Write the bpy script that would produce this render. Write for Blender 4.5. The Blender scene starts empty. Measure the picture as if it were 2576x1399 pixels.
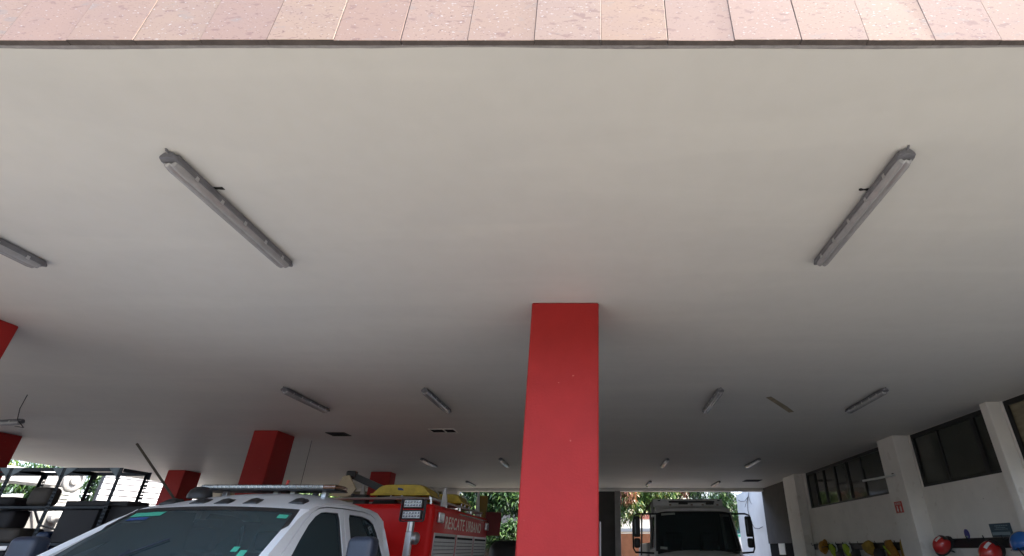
import bpy, bmesh, math, random
import numpy as np
from mathutils import Vector, Matrix
from mathutils.geometry import tessellate_polygon
random.seed(7); RNG = np.random.default_rng(7)
R = math.radians
sc = bpy.context.scene
COL = sc.collection

# ------------------------------------------------------------------ camera, sky, sun, exposure
PITCH = math.atan(681 / 1288.0)
cd = bpy.data.cameras.new('camera'); cam = bpy.data.objects.new('camera', cd); COL.objects.link(cam)
cam.location = (0, 0, 1.6); cam.rotation_euler = (R(90) + PITCH, 0, 0)
cd.sensor_fit = 'HORIZONTAL'; cd.sensor_width = 36.0; cd.lens = 18.0
cd.shift_x = -218 / 2576.0; cd.shift_y = 0.0
cd.clip_start = 0.05; cd.clip_end = 2000
sc.camera = cam
SUN_ELEV, SUN_AZ = R(64), R(92)           # azimuth clockwise from +Y: the sun stands high to the right, grazing the front
sdir = Vector((math.sin(SUN_AZ) * math.cos(SUN_ELEV), math.cos(SUN_AZ) * math.cos(SUN_ELEV), math.sin(SUN_ELEV)))
w = bpy.data.worlds.new('World'); sc.world = w; w.use_nodes = True
nt = w.node_tree; bg = nt.nodes['Background']
sky = nt.nodes.new('ShaderNodeTexSky'); sky.sky_type = 'NISHITA'; sky.sun_disc = False
sky.sun_elevation = SUN_ELEV; sky.sun_rotation = SUN_AZ; sky.air_density = 0.8; sky.dust_density = 4.5; sky.ozone_density = 0.8
nt.links.new(sky.outputs[0], bg.inputs[0]); bg.inputs[1].default_value = 0.15
sl = bpy.data.lights.new('sun', 'SUN'); sl.energy = 2.0; sl.angle = R(0.53); sl.color = (1.0, 0.95, 0.87)
so = bpy.data.objects.new('sun', sl); COL.objects.link(so)
so.rotation_euler = sdir.to_track_quat('Z', 'Y').to_euler(); so.location = (0, -10, 30)
vs = sc.view_settings; vs.view_transform = 'Standard'; vs.look = 'None'; vs.gamma = 1.0; vs.use_curve_mapping = False
vs.exposure = 3.3
sc.cycles.max_bounces = 12; sc.cycles.diffuse_bounces = 8; sc.cycles.transparent_max_bounces = 12

# ------------------------------------------------------------------ materials
MATS = {}
def mat(name, col, rough=0.6, metal=0.0, var=0.0, scale=6.0, bump=0.0, bscale=40.0, coat=0.0, spec=0.5,
        col2=None, stretch=None, objcol=False):
    if name in MATS: return MATS[name]
    m = bpy.data.materials.new(name); m.use_nodes = True
    n = m.node_tree.nodes; l = m.node_tree.links; p = n['Principled BSDF']
    p.inputs['Roughness'].default_value = rough; p.inputs['Metallic'].default_value = metal
    p.inputs['Coat Weight'].default_value = coat; p.inputs['Coat Roughness'].default_value = 0.06
    p.inputs['Specular IOR Level'].default_value = spec
    c = tuple(col) + (1,)
    p.inputs['Base Color'].default_value = c
    tc = n.new('ShaderNodeTexCoord'); src = tc.outputs['Object']
    if stretch:
        mp = n.new('ShaderNodeMapping'); mp.inputs['Scale'].default_value = stretch
        l.new(src, mp.inputs[0]); src = mp.outputs[0]
    base = None
    if objcol:
        oi = n.new('ShaderNodeObjectInfo'); base = oi.outputs['Color']
    if var > 0 or col2:
        nz = n.new('ShaderNodeTexNoise'); nz.inputs['Scale'].default_value = scale
        nz.inputs['Detail'].default_value = 7; nz.inputs['Roughness'].default_value = 0.62
        l.new(src, nz.inputs['Vector'])
        rp = n.new('ShaderNodeValToRGB'); rp.color_ramp.elements[0].position = 0.3; rp.color_ramp.elements[1].position = 0.7
        l.new(nz.outputs['Fac'], rp.inputs[0])
        if objcol:
            rp.color_ramp.elements[0].color = (1 - var,) * 3 + (1,); rp.color_ramp.elements[1].color = (1, 1, 1, 1)
            mx = n.new('ShaderNodeMix'); mx.data_type = 'RGBA'; mx.blend_type = 'MULTIPLY'; mx.inputs[0].default_value = 1
            l.new(base, mx.inputs[6]); l.new(rp.outputs[0], mx.inputs[7]); base = mx.outputs[2]
        else:
            d = tuple(col2) if col2 else tuple(x * (1 - var) for x in col)
            rp.color_ramp.elements[0].color = d + (1,); rp.color_ramp.elements[1].color = c
            base = rp.outputs[0]
    if base is not None: l.new(base, p.inputs['Base Color'])
    if bump > 0:
        bz = n.new('ShaderNodeTexNoise'); bz.inputs['Scale'].default_value = bscale; bz.inputs['Detail'].default_value = 5
        l.new(src, bz.inputs['Vector'])
        b = n.new('ShaderNodeBump'); b.inputs['Strength'].default_value = bump; b.inputs['Distance'].default_value = 0.02
        l.new(bz.outputs['Fac'], b.inputs['Height']); l.new(b.outputs[0], p.inputs['Normal'])
    MATS[name] = m; return m

def glassmat(name, tint, opac=0.35, rough=0.02):
    """thin tinted pane: part clear, part dark film, with a real fresnel reflection"""
    m = bpy.data.materials.new(name); m.use_nodes = True
    n = m.node_tree.nodes; l = m.node_tree.links; n.remove(n['Principled BSDF']); out = n['Material Output']
    tr = n.new('ShaderNodeBsdfTransparent'); tr.inputs[0].default_value = tuple(tint) + (1,)
    df = n.new('ShaderNodeBsdfDiffuse'); df.inputs[0].default_value = (0.046, 0.080, 0.090, 1)
    m1 = n.new('ShaderNodeMixShader'); m1.inputs[0].default_value = opac
    l.new(tr.outputs[0], m1.inputs[1]); l.new(df.outputs[0], m1.inputs[2])
    gl = n.new('ShaderNodeBsdfGlossy'); gl.inputs['Roughness'].default_value = rough
    fr = n.new('ShaderNodeFresnel'); fr.inputs[0].default_value = 1.52
    m2 = n.new('ShaderNodeMixShader'); l.new(fr.outputs[0], m2.inputs[0])
    l.new(m1.outputs[0], m2.inputs[1]); l.new(gl.outputs[0], m2.inputs[2]); l.new(m2.outputs[0], out.inputs[0])
    MATS[name] = m; return m

def leafmat(name, cols):
    m = bpy.data.materials.new(name); m.use_nodes = True
    n = m.node_tree.nodes; l = m.node_tree.links; p = n['Principled BSDF']; out = n['Material Output']
    g = n.new('ShaderNodeNewGeometry'); rp = n.new('ShaderNodeValToRGB'); e = rp.color_ramp.elements
    e[0].position = cols[0][0]; e[0].color = cols[0][1] + (1,); e[1].position = cols[-1][0]; e[1].color = cols[-1][1] + (1,)
    for pos, c in cols[1:-1]:
        q = e.new(pos); q.color = c + (1,)
    l.new(g.outputs['Random Per Island'], rp.inputs[0]); l.new(rp.outputs[0], p.inputs['Base Color'])
    p.inputs['Roughness'].default_value = 0.42
    t = n.new('ShaderNodeBsdfTranslucent'); l.new(rp.outputs[0], t.inputs[0])
    mx = n.new('ShaderNodeMixShader'); mx.inputs[0].default_value = 0.28
    l.new(p.outputs[0], mx.inputs[1]); l.new(t.outputs[0], mx.inputs[2]); l.new(mx.outputs[0], out.inputs[0])
    MATS[name] = m; return m

def cantera():
    """pink volcanic cladding stone: own tone per tile, with clasts and pale pits"""
    m = bpy.data.materials.new('pink_stone'); m.use_nodes = True
    n = m.node_tree.nodes; l = m.node_tree.links; p = n['Principled BSDF']
    p.inputs['Roughness'].default_value = 0.75
    oi = n.new('ShaderNodeObjectInfo'); tc = n.new('ShaderNodeTexCoord')
    add = n.new('ShaderNodeVectorMath'); add.operation = 'ADD'
    sca = n.new('ShaderNodeVectorMath'); sca.operation = 'SCALE'; sca.inputs[3].default_value = 37.0
    comb = n.new('ShaderNodeCombineXYZ')
    for i in range(3): l.new(oi.outputs['Random'], comb.inputs[i])
    l.new(comb.outputs[0], sca.inputs[0]); l.new(tc.outputs['Object'], add.inputs[0]); l.new(sca.outputs[0], add.inputs[1])
    mp = n.new('ShaderNodeMapping'); mp.inputs['Rotation'].default_value = (0, R(28), 0); mp.inputs['Scale'].default_value = (1, 1, 2.2)
    l.new(add.outputs[0], mp.inputs[0])
    cur = oi.outputs['Color']
    def layer(scale, lo, hi, colr, fac, detail=4):
        nonlocal cur
        z = n.new('ShaderNodeTexNoise'); z.inputs['Scale'].default_value = scale; z.inputs['Detail'].default_value = detail
        l.new(mp.outputs[0], z.inputs['Vector'])
        r = n.new('ShaderNodeMapRange'); r.inputs[1].default_value = lo; r.inputs[2].default_value = hi; r.inputs[4].default_value = fac
        l.new(z.outputs['Fac'], r.inputs[0])
        x = n.new('ShaderNodeMix'); x.data_type = 'RGBA'; l.new(r.outputs[0], x.inputs[0]); l.new(cur, x.inputs[6])
        x.inputs[7].default_value = colr + (1,); cur = x.outputs[2]
    layer(5, 0.45, 0.7, (0.24, 0.155, 0.115), 0.45)
    layer(16, 0.60, 0.68, (0.15, 0.075, 0.06), 0.55, 3)
    layer(70, 0.63, 0.70, (0.11, 0.05, 0.04), 0.7, 2)
    layer(55, 0.69, 0.73, (0.38, 0.34, 0.29), 0.8, 1)
    layer(9, 0.64, 0.72, (0.20, 0.165, 0.13), 0.5, 2)
    l.new(cur, p.inputs['Base Color'])
    bz = n.new('ShaderNodeTexNoise'); bz.inputs['Scale'].default_value = 60; l.new(mp.outputs[0], bz.inputs['Vector'])
    b = n.new('ShaderNodeBump'); b.inputs['Strength'].default_value = 0.12; b.inputs['Distance'].default_value = 0.002
    l.new(bz.outputs['Fac'], b.inputs['Height']); l.new(b.outputs[0], p.inputs['Normal'])
    MATS['pink_stone'] = m; return m

def ceilmat():
    """off-white plaster soffit: broad trowel waves, faint joints of filler, dusty patches"""
    m = mat('soffit_paint', (0.66, 0.63, 0.585), 0.6, var=0.0, spec=0.25)
    n = m.node_tree.nodes; l = m.node_tree.links; p = n['Principled BSDF']; tc = n['Texture Coordinate']
    z1 = n.new('ShaderNodeTexNoise'); z1.inputs['Scale'].default_value = 0.55; z1.inputs['Detail'].default_value = 6
    z1.inputs['Distortion'].default_value = 1.2
    z2 = n.new('ShaderNodeTexNoise'); z2.inputs['Scale'].default_value = 7; z2.inputs['Detail'].default_value = 8
    z3 = n.new('ShaderNodeTexNoise'); z3.inputs['Scale'].default_value = 160; z3.inputs['Detail'].default_value = 3
    for z in (z1, z2, z3): l.new(tc.outputs['Object'], z.inputs['Vector'])
    rp = n.new('ShaderNodeValToRGB'); e = rp.color_ramp.elements
    e[0].position = 0.34; e[0].color = (0.628, 0.614, 0.578, 1); e[1].position = 0.64; e[1].color = (0.652, 0.634, 0.592, 1)
    l.new(z1.outputs['Fac'], rp.inputs[0])
    mx = n.new('ShaderNodeMix'); mx.data_type = 'RGBA'; mx.blend_type = 'MULTIPLY'; mx.inputs[0].default_value = 1
    r2 = n.new('ShaderNodeValToRGB'); r2.color_ramp.elements[0].position = 0.25; r2.color_ramp.elements[0].color = (0.975, 0.975, 0.97, 1)
    r2.color_ramp.elements[1].position = 0.6
    l.new(z2.outputs['Fac'], r2.inputs[0]); l.new(rp.outputs[0], mx.inputs[6]); l.new(r2.outputs[0], mx.inputs[7])
    l.new(mx.outputs[2], p.inputs['Base Color'])
    mp = n.new('ShaderNodeMapping'); mp.inputs['Rotation'].default_value = (0, 0, R(52)); mp.inputs['Scale'].default_value = (0.35, 2.6, 1)
    zs_ = n.new('ShaderNodeTexNoise'); zs_.inputs['Scale'].default_value = 0.9; zs_.inputs['Detail'].default_value = 4; zs_.inputs['Distortion'].default_value = .4
    l.new(tc.outputs['Object'], mp.inputs[0]); l.new(mp.outputs[0], zs_.inputs['Vector'])
    r3 = n.new('ShaderNodeValToRGB'); q_ = r3.color_ramp.elements; q_[0].position = .50; q_[0].color = (.972, .972, .975, 1); q_[1].position = .60
    l.new(zs_.outputs['Fac'], r3.inputs[0])
    m3 = n.new('ShaderNodeMix'); m3.data_type = 'RGBA'; m3.blend_type = 'MULTIPLY'; m3.inputs[0].default_value = 1
    l.new(mx.outputs[2], m3.inputs[6]); l.new(r3.outputs[0], m3.inputs[7]); l.new(m3.outputs[2], p.inputs['Base Color'])
    b1 = n.new('ShaderNodeBump'); b1.inputs['Strength'].default_value = 0.08; b1.inputs['Distance'].default_value = 0.05
    b2 = n.new('ShaderNodeBump'); b2.inputs['Strength'].default_value = 0.25; b2.inputs['Distance'].default_value = 0.002
    l.new(z1.outputs['Fac'], b1.inputs['Height']); l.new(z3.outputs['Fac'], b2.inputs['Height'])
    l.new(b1.outputs[0], b2.inputs['Normal']); l.new(b2.outputs[0], p.inputs['Normal'])
    return m

M = {}
M['soffit'] = ceilmat(); M['stone'] = cantera()
M['stone_edge'] = mat('raw_stone_edge', (0.135, 0.11, 0.10), 0.9, var=0.45, scale=9, bump=0.5)
M['mortar'] = mat('mortar', (0.33, 0.31, 0.31), 0.9, var=0.3, scale=20, bump=0.5)
M['yard'] = mat('yard_concrete', (0.118, 0.114, 0.096), 0.85, var=0.3, scale=0.6, bump=0.2)
M['light_screen'] = mat('light_screen_green', (0.04, 0.055, 0.03), 0.9, var=0.5, scale=1.2, bump=0.6, bscale=3)
M['asphalt'] = mat('asphalt', (0.045, 0.044, 0.043), 0.9, var=0.3, scale=1.5, bump=0.3)
M['side_earth'] = mat('pale_earth', (0.105, 0.092, 0.072), 0.95, var=0.3, scale=0.7)
M['earth'] = mat('packed_earth', (0.055, 0.048, 0.036), 0.95, var=0.4, scale=0.7, bump=0.4)
M['floor'] = mat('bay_floor_concrete', (0.12, 0.115, 0.108), 0.55, var=0.35, scale=0.8, bump=0.1)
M['red'] = mat('red_wall_paint', (0.37, 0.022, 0.020), 0.55, spec=0.22, var=0.16, scale=2.6, bump=0.12, bscale=60)
def specks(m, scale, lo, colr, fac):
    n = m.node_tree.nodes; l = m.node_tree.links; p = n['Principled BSDF']; old = p.inputs['Base Color'].links[0].from_socket
    z = n.new('ShaderNodeTexNoise'); z.inputs['Scale'].default_value = scale; z.inputs['Detail'].default_value = 2; l.new(n['Texture Coordinate'].outputs['Object'], z.inputs['Vector'])
    r = n.new('ShaderNodeMapRange'); r.inputs[1].default_value = lo; r.inputs[2].default_value = lo + .03; r.inputs[4].default_value = fac; l.new(z.outputs['Fac'], r.inputs[0])
    x = n.new('ShaderNodeMix'); x.data_type = 'RGBA'; l.new(r.outputs[0], x.inputs[0]); l.new(old, x.inputs[6]); x.inputs[7].default_value = colr + (1,); l.new(x.outputs[2], p.inputs['Base Color'])
specks(M['red'], 17, .735, (.55, .16, .13), .6); specks(M['red'], 9, .72, (.20, .016, .016), .5)
M['white_wall'] = mat('white_wall_paint', (0.80, 0.765, 0.71), 0.7, var=0.12, scale=1.7, bump=0.15, bscale=60)
M['white_out'] = mat('outdoor_white_paint', (0.62, 0.61, 0.58), 0.75, var=0.14, scale=1.2, bump=0.2, bscale=40)
specks(M['white_wall'], 14, .74, (.22, .18, .15), .7); specks(M['white_wall'], 3.1, .66, (.60, .55, .49), .5)
M['concrete'] = mat('grey_concrete', (0.30, 0.285, 0.27), 0.85, var=0.3, scale=2, bump=0.3)
M['door_black'] = mat('matt_black_paint', (0.012, 0.012, 0.012), 0.9, spec=0.05)
M['dark_wall'] = mat('dark_grey_paint_and_shade', (0.085, 0.08, 0.076), 0.8, spec=0.15, var=0.25, scale=2)
M['black_metal'] = mat('black_metal', (0.022, 0.022, 0.024), 0.45, 0.2, var=0.3, scale=8)
M['win_frame'] = mat('window_frame_paint', (0.025, 0.026, 0.026), 0.5, 0.4, var=0.3, scale=5)
M['pane'] = mat('dark_pane', (0.050, 0.053, 0.044), 0.08, 0.0, var=0.25, scale=2, bump=0.04, bscale=3)
M['pane2'] = mat('tan_pane', (0.22, 0.19, 0.12), 0.25, 0.0, var=0.35, scale=3, stretch=(1, 1, 6))
M['lamp_body'] = mat('lamp_body_plastic', (0.17, 0.17, 0.185), 0.5, var=0.35, scale=14)
M['lamp_diff'] = mat('lamp_diffuser_plastic', (0.37, 0.365, 0.365), 0.13, coat=0.4, var=0.25, scale=18, stretch=(3, 0.6, 1))
M['lamp_diff_lit'] = mat('pale_diffuser_plastic', (0.80, 0.78, 0.75), 0.13, coat=0.5, var=0.1)  # far rows: reflection of the rear opening put into a lighter colour
M['lamp_tube'] = mat('lamp_tube_glass', (0.62, 0.62, 0.60), 0.25, var=0.08)
M['clip'] = mat('steel_clip', (0.5, 0.5, 0.5), 0.35, 0.8)
M['dark_hole'] = mat('dark_cavity', (0.012, 0.012, 0.012), 0.95)
M['zinc'] = mat('galvanised', (0.16, 0.19, 0.21), 0.5, 0.7, var=0.4, scale=10)
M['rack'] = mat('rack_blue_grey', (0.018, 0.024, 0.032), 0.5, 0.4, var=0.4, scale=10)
M['cab_white'] = mat('white_car_paint', (0.80, 0.81, 0.81), 0.28, var=0.05, scale=3, coat=0.6)
M['box_red'] = mat('red_car_paint', (0.62, 0.014, 0.012), 0.45, var=0.07, scale=2, coat=0.04, spec=0.12)
M['dark_red'] = mat('dull_red_vinyl', (0.16, 0.014, 0.014), 0.7, var=0.2)
M['trim'] = mat('black_plastic', (0.018, 0.018, 0.019), 0.5, var=0.3, scale=30)
M['mirror_plastic'] = mat('mirror_plastic', (0.022, 0.030, 0.048), 0.45, var=0.2, scale=40, bump=0.1, bscale=300)
M['seat'] = mat('seat_cloth', (0.035, 0.036, 0.038), 0.9, var=0.3, scale=30)
M['dash'] = mat('dash_plastic', (0.028, 0.028, 0.030), 0.7)
M['chrome'] = mat('bright_metal', (0.62, 0.62, 0.62), 0.28, 0.9, var=0.15, scale=6)
M['alu'] = mat('aluminium_slat', (0.45, 0.45, 0.44), 0.4, 0.6, var=0.2, scale=5)
M['alu_white'] = mat('white_enamel', (0.60, 0.60, 0.58), 0.4, var=0.15, scale=9)
M['led'] = mat('led_lens', (0.62, 0.64, 0.65), 0.15, var=0.4, scale=90, coat=0.5)
M['led_cell'] = mat('led_cell', (0.30, 0.31, 0.32), 0.15, 0.6)
M['lens_clear'] = mat('lightbar_lens', (0.40, 0.42, 0.42), 0.12, var=0.55, scale=60, coat=0.8, stretch=(1.0, 1, 0.3))
M['lens_amber'] = mat('amber_lens', (0.17, 0.085, 0.05), 0.2, coat=0.6)
M['orange'] = mat('orange_plastic', (0.55, 0.045, 0.03), 0.5)
M['yellow'] = mat('yellow_fibreglass', (0.66, 0.48, 0.045), 0.5, var=0.45, scale=7, bump=0.2, bscale=30)
M['mustard'] = mat('mustard_paint', (0.28, 0.17, 0.02), 0.6, var=0.4, scale=5)
M['tan'] = mat('tan_board', (0.47, 0.39, 0.26), 0.7, var=0.2, scale=6)
M['blue_mark'] = mat('blue_print', (0.02, 0.06, 0.20), 0.6)
M['letter'] = mat('cream_lettering', (0.90, 0.80, 0.68), 0.6, spec=0.1)
M['sticker'] = mat('green_sticker', (0.06, 0.42, 0.28), 0.5, var=0.2, scale=60)
M['sticker_w'] = mat('pale_sticker', (0.42, 0.46, 0.42), 0.5, var=0.5, scale=60)
M['tyre'] = mat('tyre_rubber', (0.018, 0.018, 0.018), 0.85, var=0.3, scale=20)
M['truck_grey'] = mat('dusty_white_paint', (0.62, 0.615, 0.60), 0.5, var=0.2, scale=5, coat=0.1)
M['boom'] = mat('white_gel_coat', (0.30, 0.297, 0.285), 0.4, var=0.08, scale=2)
M['plank'] = mat('white_plank', (0.42, 0.415, 0.41), 0.6, var=0.06, scale=3)
M['brown'] = mat('brown_vinyl', (0.05, 0.04, 0.032), 0.7, var=0.45, scale=7)
M['navy'] = mat('haze_navy', (0.014, 0.032, 0.085), 0.5, var=0.5, scale=5)  # blue haze over the lower shelf clutter put into this colour
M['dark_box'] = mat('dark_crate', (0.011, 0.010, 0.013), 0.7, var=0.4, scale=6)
M['terracotta'] = mat('terracotta_wall', (0.36, 0.15, 0.075), 0.85, var=0.4, scale=1.8, bump=0.3)
M['cream'] = mat('cream_wall', (0.72, 0.66, 0.52), 0.8, var=0.08, scale=2)
M['grey_out'] = mat('blue_grey_wall', (0.17, 0.185, 0.19), 0.8, var=0.12, scale=0.8)
M['bark'] = mat('bark', (0.11, 0.085, 0.065), 0.9, var=0.5, scale=9, bump=0.6, bscale=20)
M['helmet_red'] = mat('red_helmet_shell', (0.48, 0.022, 0.020), 0.22, var=0.1, scale=8, coat=0.6)
M['helmet_blue'] = mat('blue_helmet_shell', (0.018, 0.10, 0.32), 0.22, coat=0.6)
M['helmet_amber'] = mat('amber_helmet_shell', (0.50, 0.24, 0.02), 0.3, var=0.25, scale=9, coat=0.4)
M['hivis'] = mat('lime_fabric', (0.42, 0.58, 0.03), 0.8, var=0.25, scale=22)
M['hivis_tape'] = mat('pale_tape', (0.52, 0.56, 0.50), 0.4)
M['must_cloth'] = mat('mustard_cloth', (0.40, 0.25, 0.04), 0.9, var=0.45, scale=22, bump=0.4, bscale=25)
M['orange_cloth'] = mat('ochre_cloth', (0.36, 0.17, 0.02), 0.9, var=0.4, scale=16, bump=0.4, bscale=20)
M['sign_red'] = mat('red_sign_print', (0.50, 0.045, 0.03), 0.5)
M['sign_white'] = mat('white_sign_print', (0.66, 0.60, 0.56), 0.5)
M['sign_blue'] = mat('blue_sign_print', (0.045, 0.085, 0.115), 0.4, var=0.25, scale=20)
M['sign_pale'] = mat('pale_blue_print', (0.20, 0.27, 0.30), 0.5)
M['violet'] = mat('violet_sign_print', (0.045, 0.035, 0.21), 0.4)
M['paper'] = mat('paper', (0.72, 0.69, 0.60), 0.8)
M['green_van'] = mat('green_body_paint', (0.02, 0.26, 0.17), 0.4)
M['teal_glass'] = mat('teal_dark_glass', (0.02, 0.07, 0.09), 0.1)
M['galv_rail'] = mat('white_railing', (0.62, 0.62, 0.60), 0.5)
M['rail_red'] = mat('red_railing', (0.35, 0.10, 0.07), 0.5)
M['ladder'] = mat('ladder_tan', (0.55, 0.30, 0.14), 0.5)
M['wood'] = mat('weathered_rod', (0.10, 0.085, 0.065), 0.7, var=0.3, scale=9)
M['scar'] = mat('bare_plaster', (0.35, 0.29, 0.20), 0.9, var=0.35, scale=9)
M['wire'] = mat('dark_wire', (0.03, 0.03, 0.03), 0.6)
M['olive'] = mat('olive_paint', (0.20, 0.185, 0.11), 0.8, var=0.15, scale=2)
M['cream_in'] = mat('cream_indoor_paint', (0.50, 0.45, 0.36), 0.8, var=0.1, scale=2)
M['leaf'] = leafmat('mango_leaves', [(0.0, (0.018, 0.045, 0.012)), (0.45, (0.045, 0.105, 0.022)), (0.8, (0.13, 0.21, 0.04)),
                                   (0.93, (0.20, 0.24, 0.06)), (1.0, (0.20, 0.13, 0.05))])
M['leaf_dark'] = leafmat('dark_leaves', [(0.0, (0.014, 0.036, 0.014)), (0.6, (0.03, 0.075, 0.022)), (1.0, (0.085, 0.15, 0.03))])
M['leaf_red'] = leafmat('young_red_leaves', [(0.0, (0.16, 0.05, 0.03)), (0.6, (0.26, 0.10, 0.05)), (1.0, (0.22, 0.20, 0.06))])
M['wind_glass'] = glassmat('windscreen_glass', (0.42, 0.50, 0.50), 0.5)
M['side_glass'] = glassmat('side_window_glass', (0.30, 0.34, 0.34), 0.55)
M['clear_glass'] = glassmat('clear_window_glass', (0.62, 0.66, 0.66), 0.12)
M['dark_screen'] = glassmat('dark_windscreen_glass', (0.42, 0.46, 0.46), 0.25)

# ------------------------------------------------------------------ mesh building
def wloc(o):
    v = Vector((0, 0, 0))
    while o is not None: v += o.location; o = o.parent
    return v
class MB:
    def __init__(s): s.v = []; s.f = []; s.mi = []; s.cur = 0
    def add(s, vs, fs):
        b = len(s.v); s.v += [tuple(p) for p in vs]
        for f in fs: s.f.append(tuple(b + i for i in f)); s.mi.append(s.cur)
        return s
    def hexa(s, p):   # 8 points: bottom ring 0-3, top ring 4-7
        return s.add(p, [(3, 2, 1, 0), (4, 5, 6, 7), (0, 1, 5, 4), (1, 2, 6, 5), (2, 3, 7, 6), (3, 0, 4, 7)])
    def box(s, x0, y0, z0, x1, y1, z1, c=0.0):
        if c <= 0:
            return s.hexa([(x0, y0, z0), (x1, y0, z0), (x1, y1, z0), (x0, y1, z0), (x0, y0, z1), (x1, y0, z1), (x1, y1, z1), (x0, y1, z1)])
        c = min(c, (x1 - x0) * .45, (y1 - y0) * .45, (z1 - z0) * .45)
        X = (x0, x1); Y = (y0, y1); Z = (z0, z1); vs = []; I = {}
        for i in (0, 1):
            for j in (0, 1):
                for k in (0, 1):
                    ci = c if i == 0 else -c; cj = c if j == 0 else -c; ck = c if k == 0 else -c
                    for a, p in enumerate(((X[i], Y[j] + cj, Z[k] + ck), (X[i] + ci, Y[j], Z[k] + ck), (X[i] + ci, Y[j] + cj, Z[k]))):
                        I[i, j, k, a] = len(vs); vs.append(p)
        fs = []
        for i in (0, 1): fs.append([I[i, j, k, 0] for j, k in ((0, 0), (1, 0), (1, 1), (0, 1))])
        for j in (0, 1): fs.append([I[i, j, k, 1] for i, k in ((0, 0), (1, 0), (1, 1), (0, 1))])
        for k in (0, 1): fs.append([I[i, j, k, 2] for i, j in ((0, 0), (1, 0), (1, 1), (0, 1))])
        for i in (0, 1):
            for j in (0, 1): fs.append([I[i, j, 0, 0], I[i, j, 1, 0], I[i, j, 1, 1], I[i, j, 0, 1]])
            for k in (0, 1): fs.append([I[i, 0, k, 0], I[i, 1, k, 0], I[i, 1, k, 2], I[i, 0, k, 2]])
        for j in (0, 1):
            for k in (0, 1): fs.append([I[0, j, k, 1], I[1, j, k, 1], I[1, j, k, 2], I[0, j, k, 2]])
        for i in (0, 1):
            for j in (0, 1):
                for k in (0, 1): fs.append([I[i, j, k, 0], I[i, j, k, 1], I[i, j, k, 2]])
        return s.add(vs, fs)
    def tube(s, pts, r, n=8, cap=True):
        pts = [Vector(p) for p in pts]; rs = r if isinstance(r, (list, tuple)) else [r] * len(pts)
        vs = []; up = None
        for i, p in enumerate(pts):
            t = (pts[min(i + 1, len(pts) - 1)] - pts[max(i - 1, 0)]).normalized()
            if up is None: up = Vector((0, 0, 1)) if abs(t.z) < 0.9 else Vector((1, 0, 0))
            a = t.cross(up).normalized(); b = t.cross(a).normalized(); up = -b if abs(t.dot(b)) < .99 else up
            for k in range(n):
                q = 2 * math.pi * k / n
                vs.append(p + (a * math.cos(q) + b * math.sin(q)) * rs[i])
        fs = []
        for i in range(len(pts) - 1):
            for k in range(n): fs.append((i * n + k, i * n + (k + 1) % n, (i + 1) * n + (k + 1) % n, (i + 1) * n + k))
        if cap: fs.append(tuple(range(n))); fs.append(tuple((len(pts) - 1) * n + k for k in range(n)))
        return s.add(vs, fs)
    def grid(s, rows, closed=False):
        n = len(rows[0]); vs = [p for r in rows for p in r]; fs = []
        for i in range(len(rows) - 1):
            for k in range(n if closed else n - 1):
                fs.append((i * n + k, i * n + (k + 1) % n, (i + 1) * n + (k + 1) % n, (i + 1) * n + k))
        return s.add(vs, fs)
    def prism(s, poly, fa, fb):
        n = len(poly); vs = [fa(*p) for p in poly] + [fb(*p) for p in poly]
        fs = [tuple(range(n)), tuple(n + k for k in reversed(range(n)))] + [(k, (k + 1) % n, n + (k + 1) % n, n + k) for k in range(n)]
        return s.add(vs, fs)
    def panel(s, outer, holes, fa, fb):      # a plate with holes between two mapped sides
        loops = [outer] + list(holes)
        tri = tessellate_polygon([[Vector((p[0], p[1], 0)) for p in lp] for lp in loops])
        flat = [p for lp in loops for p in lp]; n = len(flat)
        vs = [fa(*p) for p in flat] + [fb(*p) for p in flat]
        fs = [tuple(t) for t in tri] + [tuple(n + i for i in reversed(t)) for t in tri]
        b = 0
        for lp in loops:
            m = len(lp)
            for k in range(m): fs.append((b + k, b + (k + 1) % m, n + b + (k + 1) % m, n + b + k))
            b += m
        return s.add(vs, fs)
    def lathe(s, prof, c=(0, 0, 0), axis='Z', n=20):
        rows = []
        for r, h in prof:
            row = []
            for k in range(n):
                q = 2 * math.pi * k / n; a, b = r * math.cos(q), r * math.sin(q)
                row.append({'Z': (c[0] + a, c[1] + b, c[2] + h), 'X': (c[0] + h, c[1] + a, c[2] + b), 'Y': (c[0] + a, c[1] + h, c[2] + b)}[axis])
            rows.append(row)
        s.grid(rows, True); b = len(s.v)
        s.f.append(tuple(b - n + k for k in range(n))); s.mi.append(s.cur)
        s.f.append(tuple(b - n * len(rows) + k for k in range(n))); s.mi.append(s.cur)
        return s
    def build(s, name, m, parent=None, smooth=False, angle=40, recalc=True, weld=False):
        me = bpy.data.meshes.new(name); off = wloc(parent) if parent else Vector((0, 0, 0))
        me.from_pydata([tuple(Vector(p) - off) for p in s.v], [], s.f)
        for x in (m if isinstance(m, (list, tuple)) else [m]): me.materials.append(x)
        if any(s.mi): me.polygons.foreach_set('material_index', s.mi)
        if recalc or weld:
            bm = bmesh.new(); bm.from_mesh(me)
            if weld: bmesh.ops.remove_doubles(bm, verts=bm.verts, dist=1e-5)
            bmesh.ops.recalc_face_normals(bm, faces=bm.faces); bm.to_mesh(me); bm.free()
        if smooth:
            me.polygons.foreach_set('use_smooth', [True] * len(me.polygons))
            me.set_sharp_from_angle(angle=R(angle))
        o = bpy.data.objects.new(name, me); COL.objects.link(o); o.parent = parent
        return o
def tag(o, label=None, cat=None, group=None, kind=None):
    if label: o['label'] = label
    if cat: o['category'] = cat
    if group: o['group'] = group
    if kind: o['kind'] = kind
    return o
def thing(name, label, cat, loc=(0, 0, 0), group=None):
    o = bpy.data.objects.new(name, None); COL.objects.link(o); o.location = loc; o.empty_display_size = 0.2
    return tag(o, label, cat, group)
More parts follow.
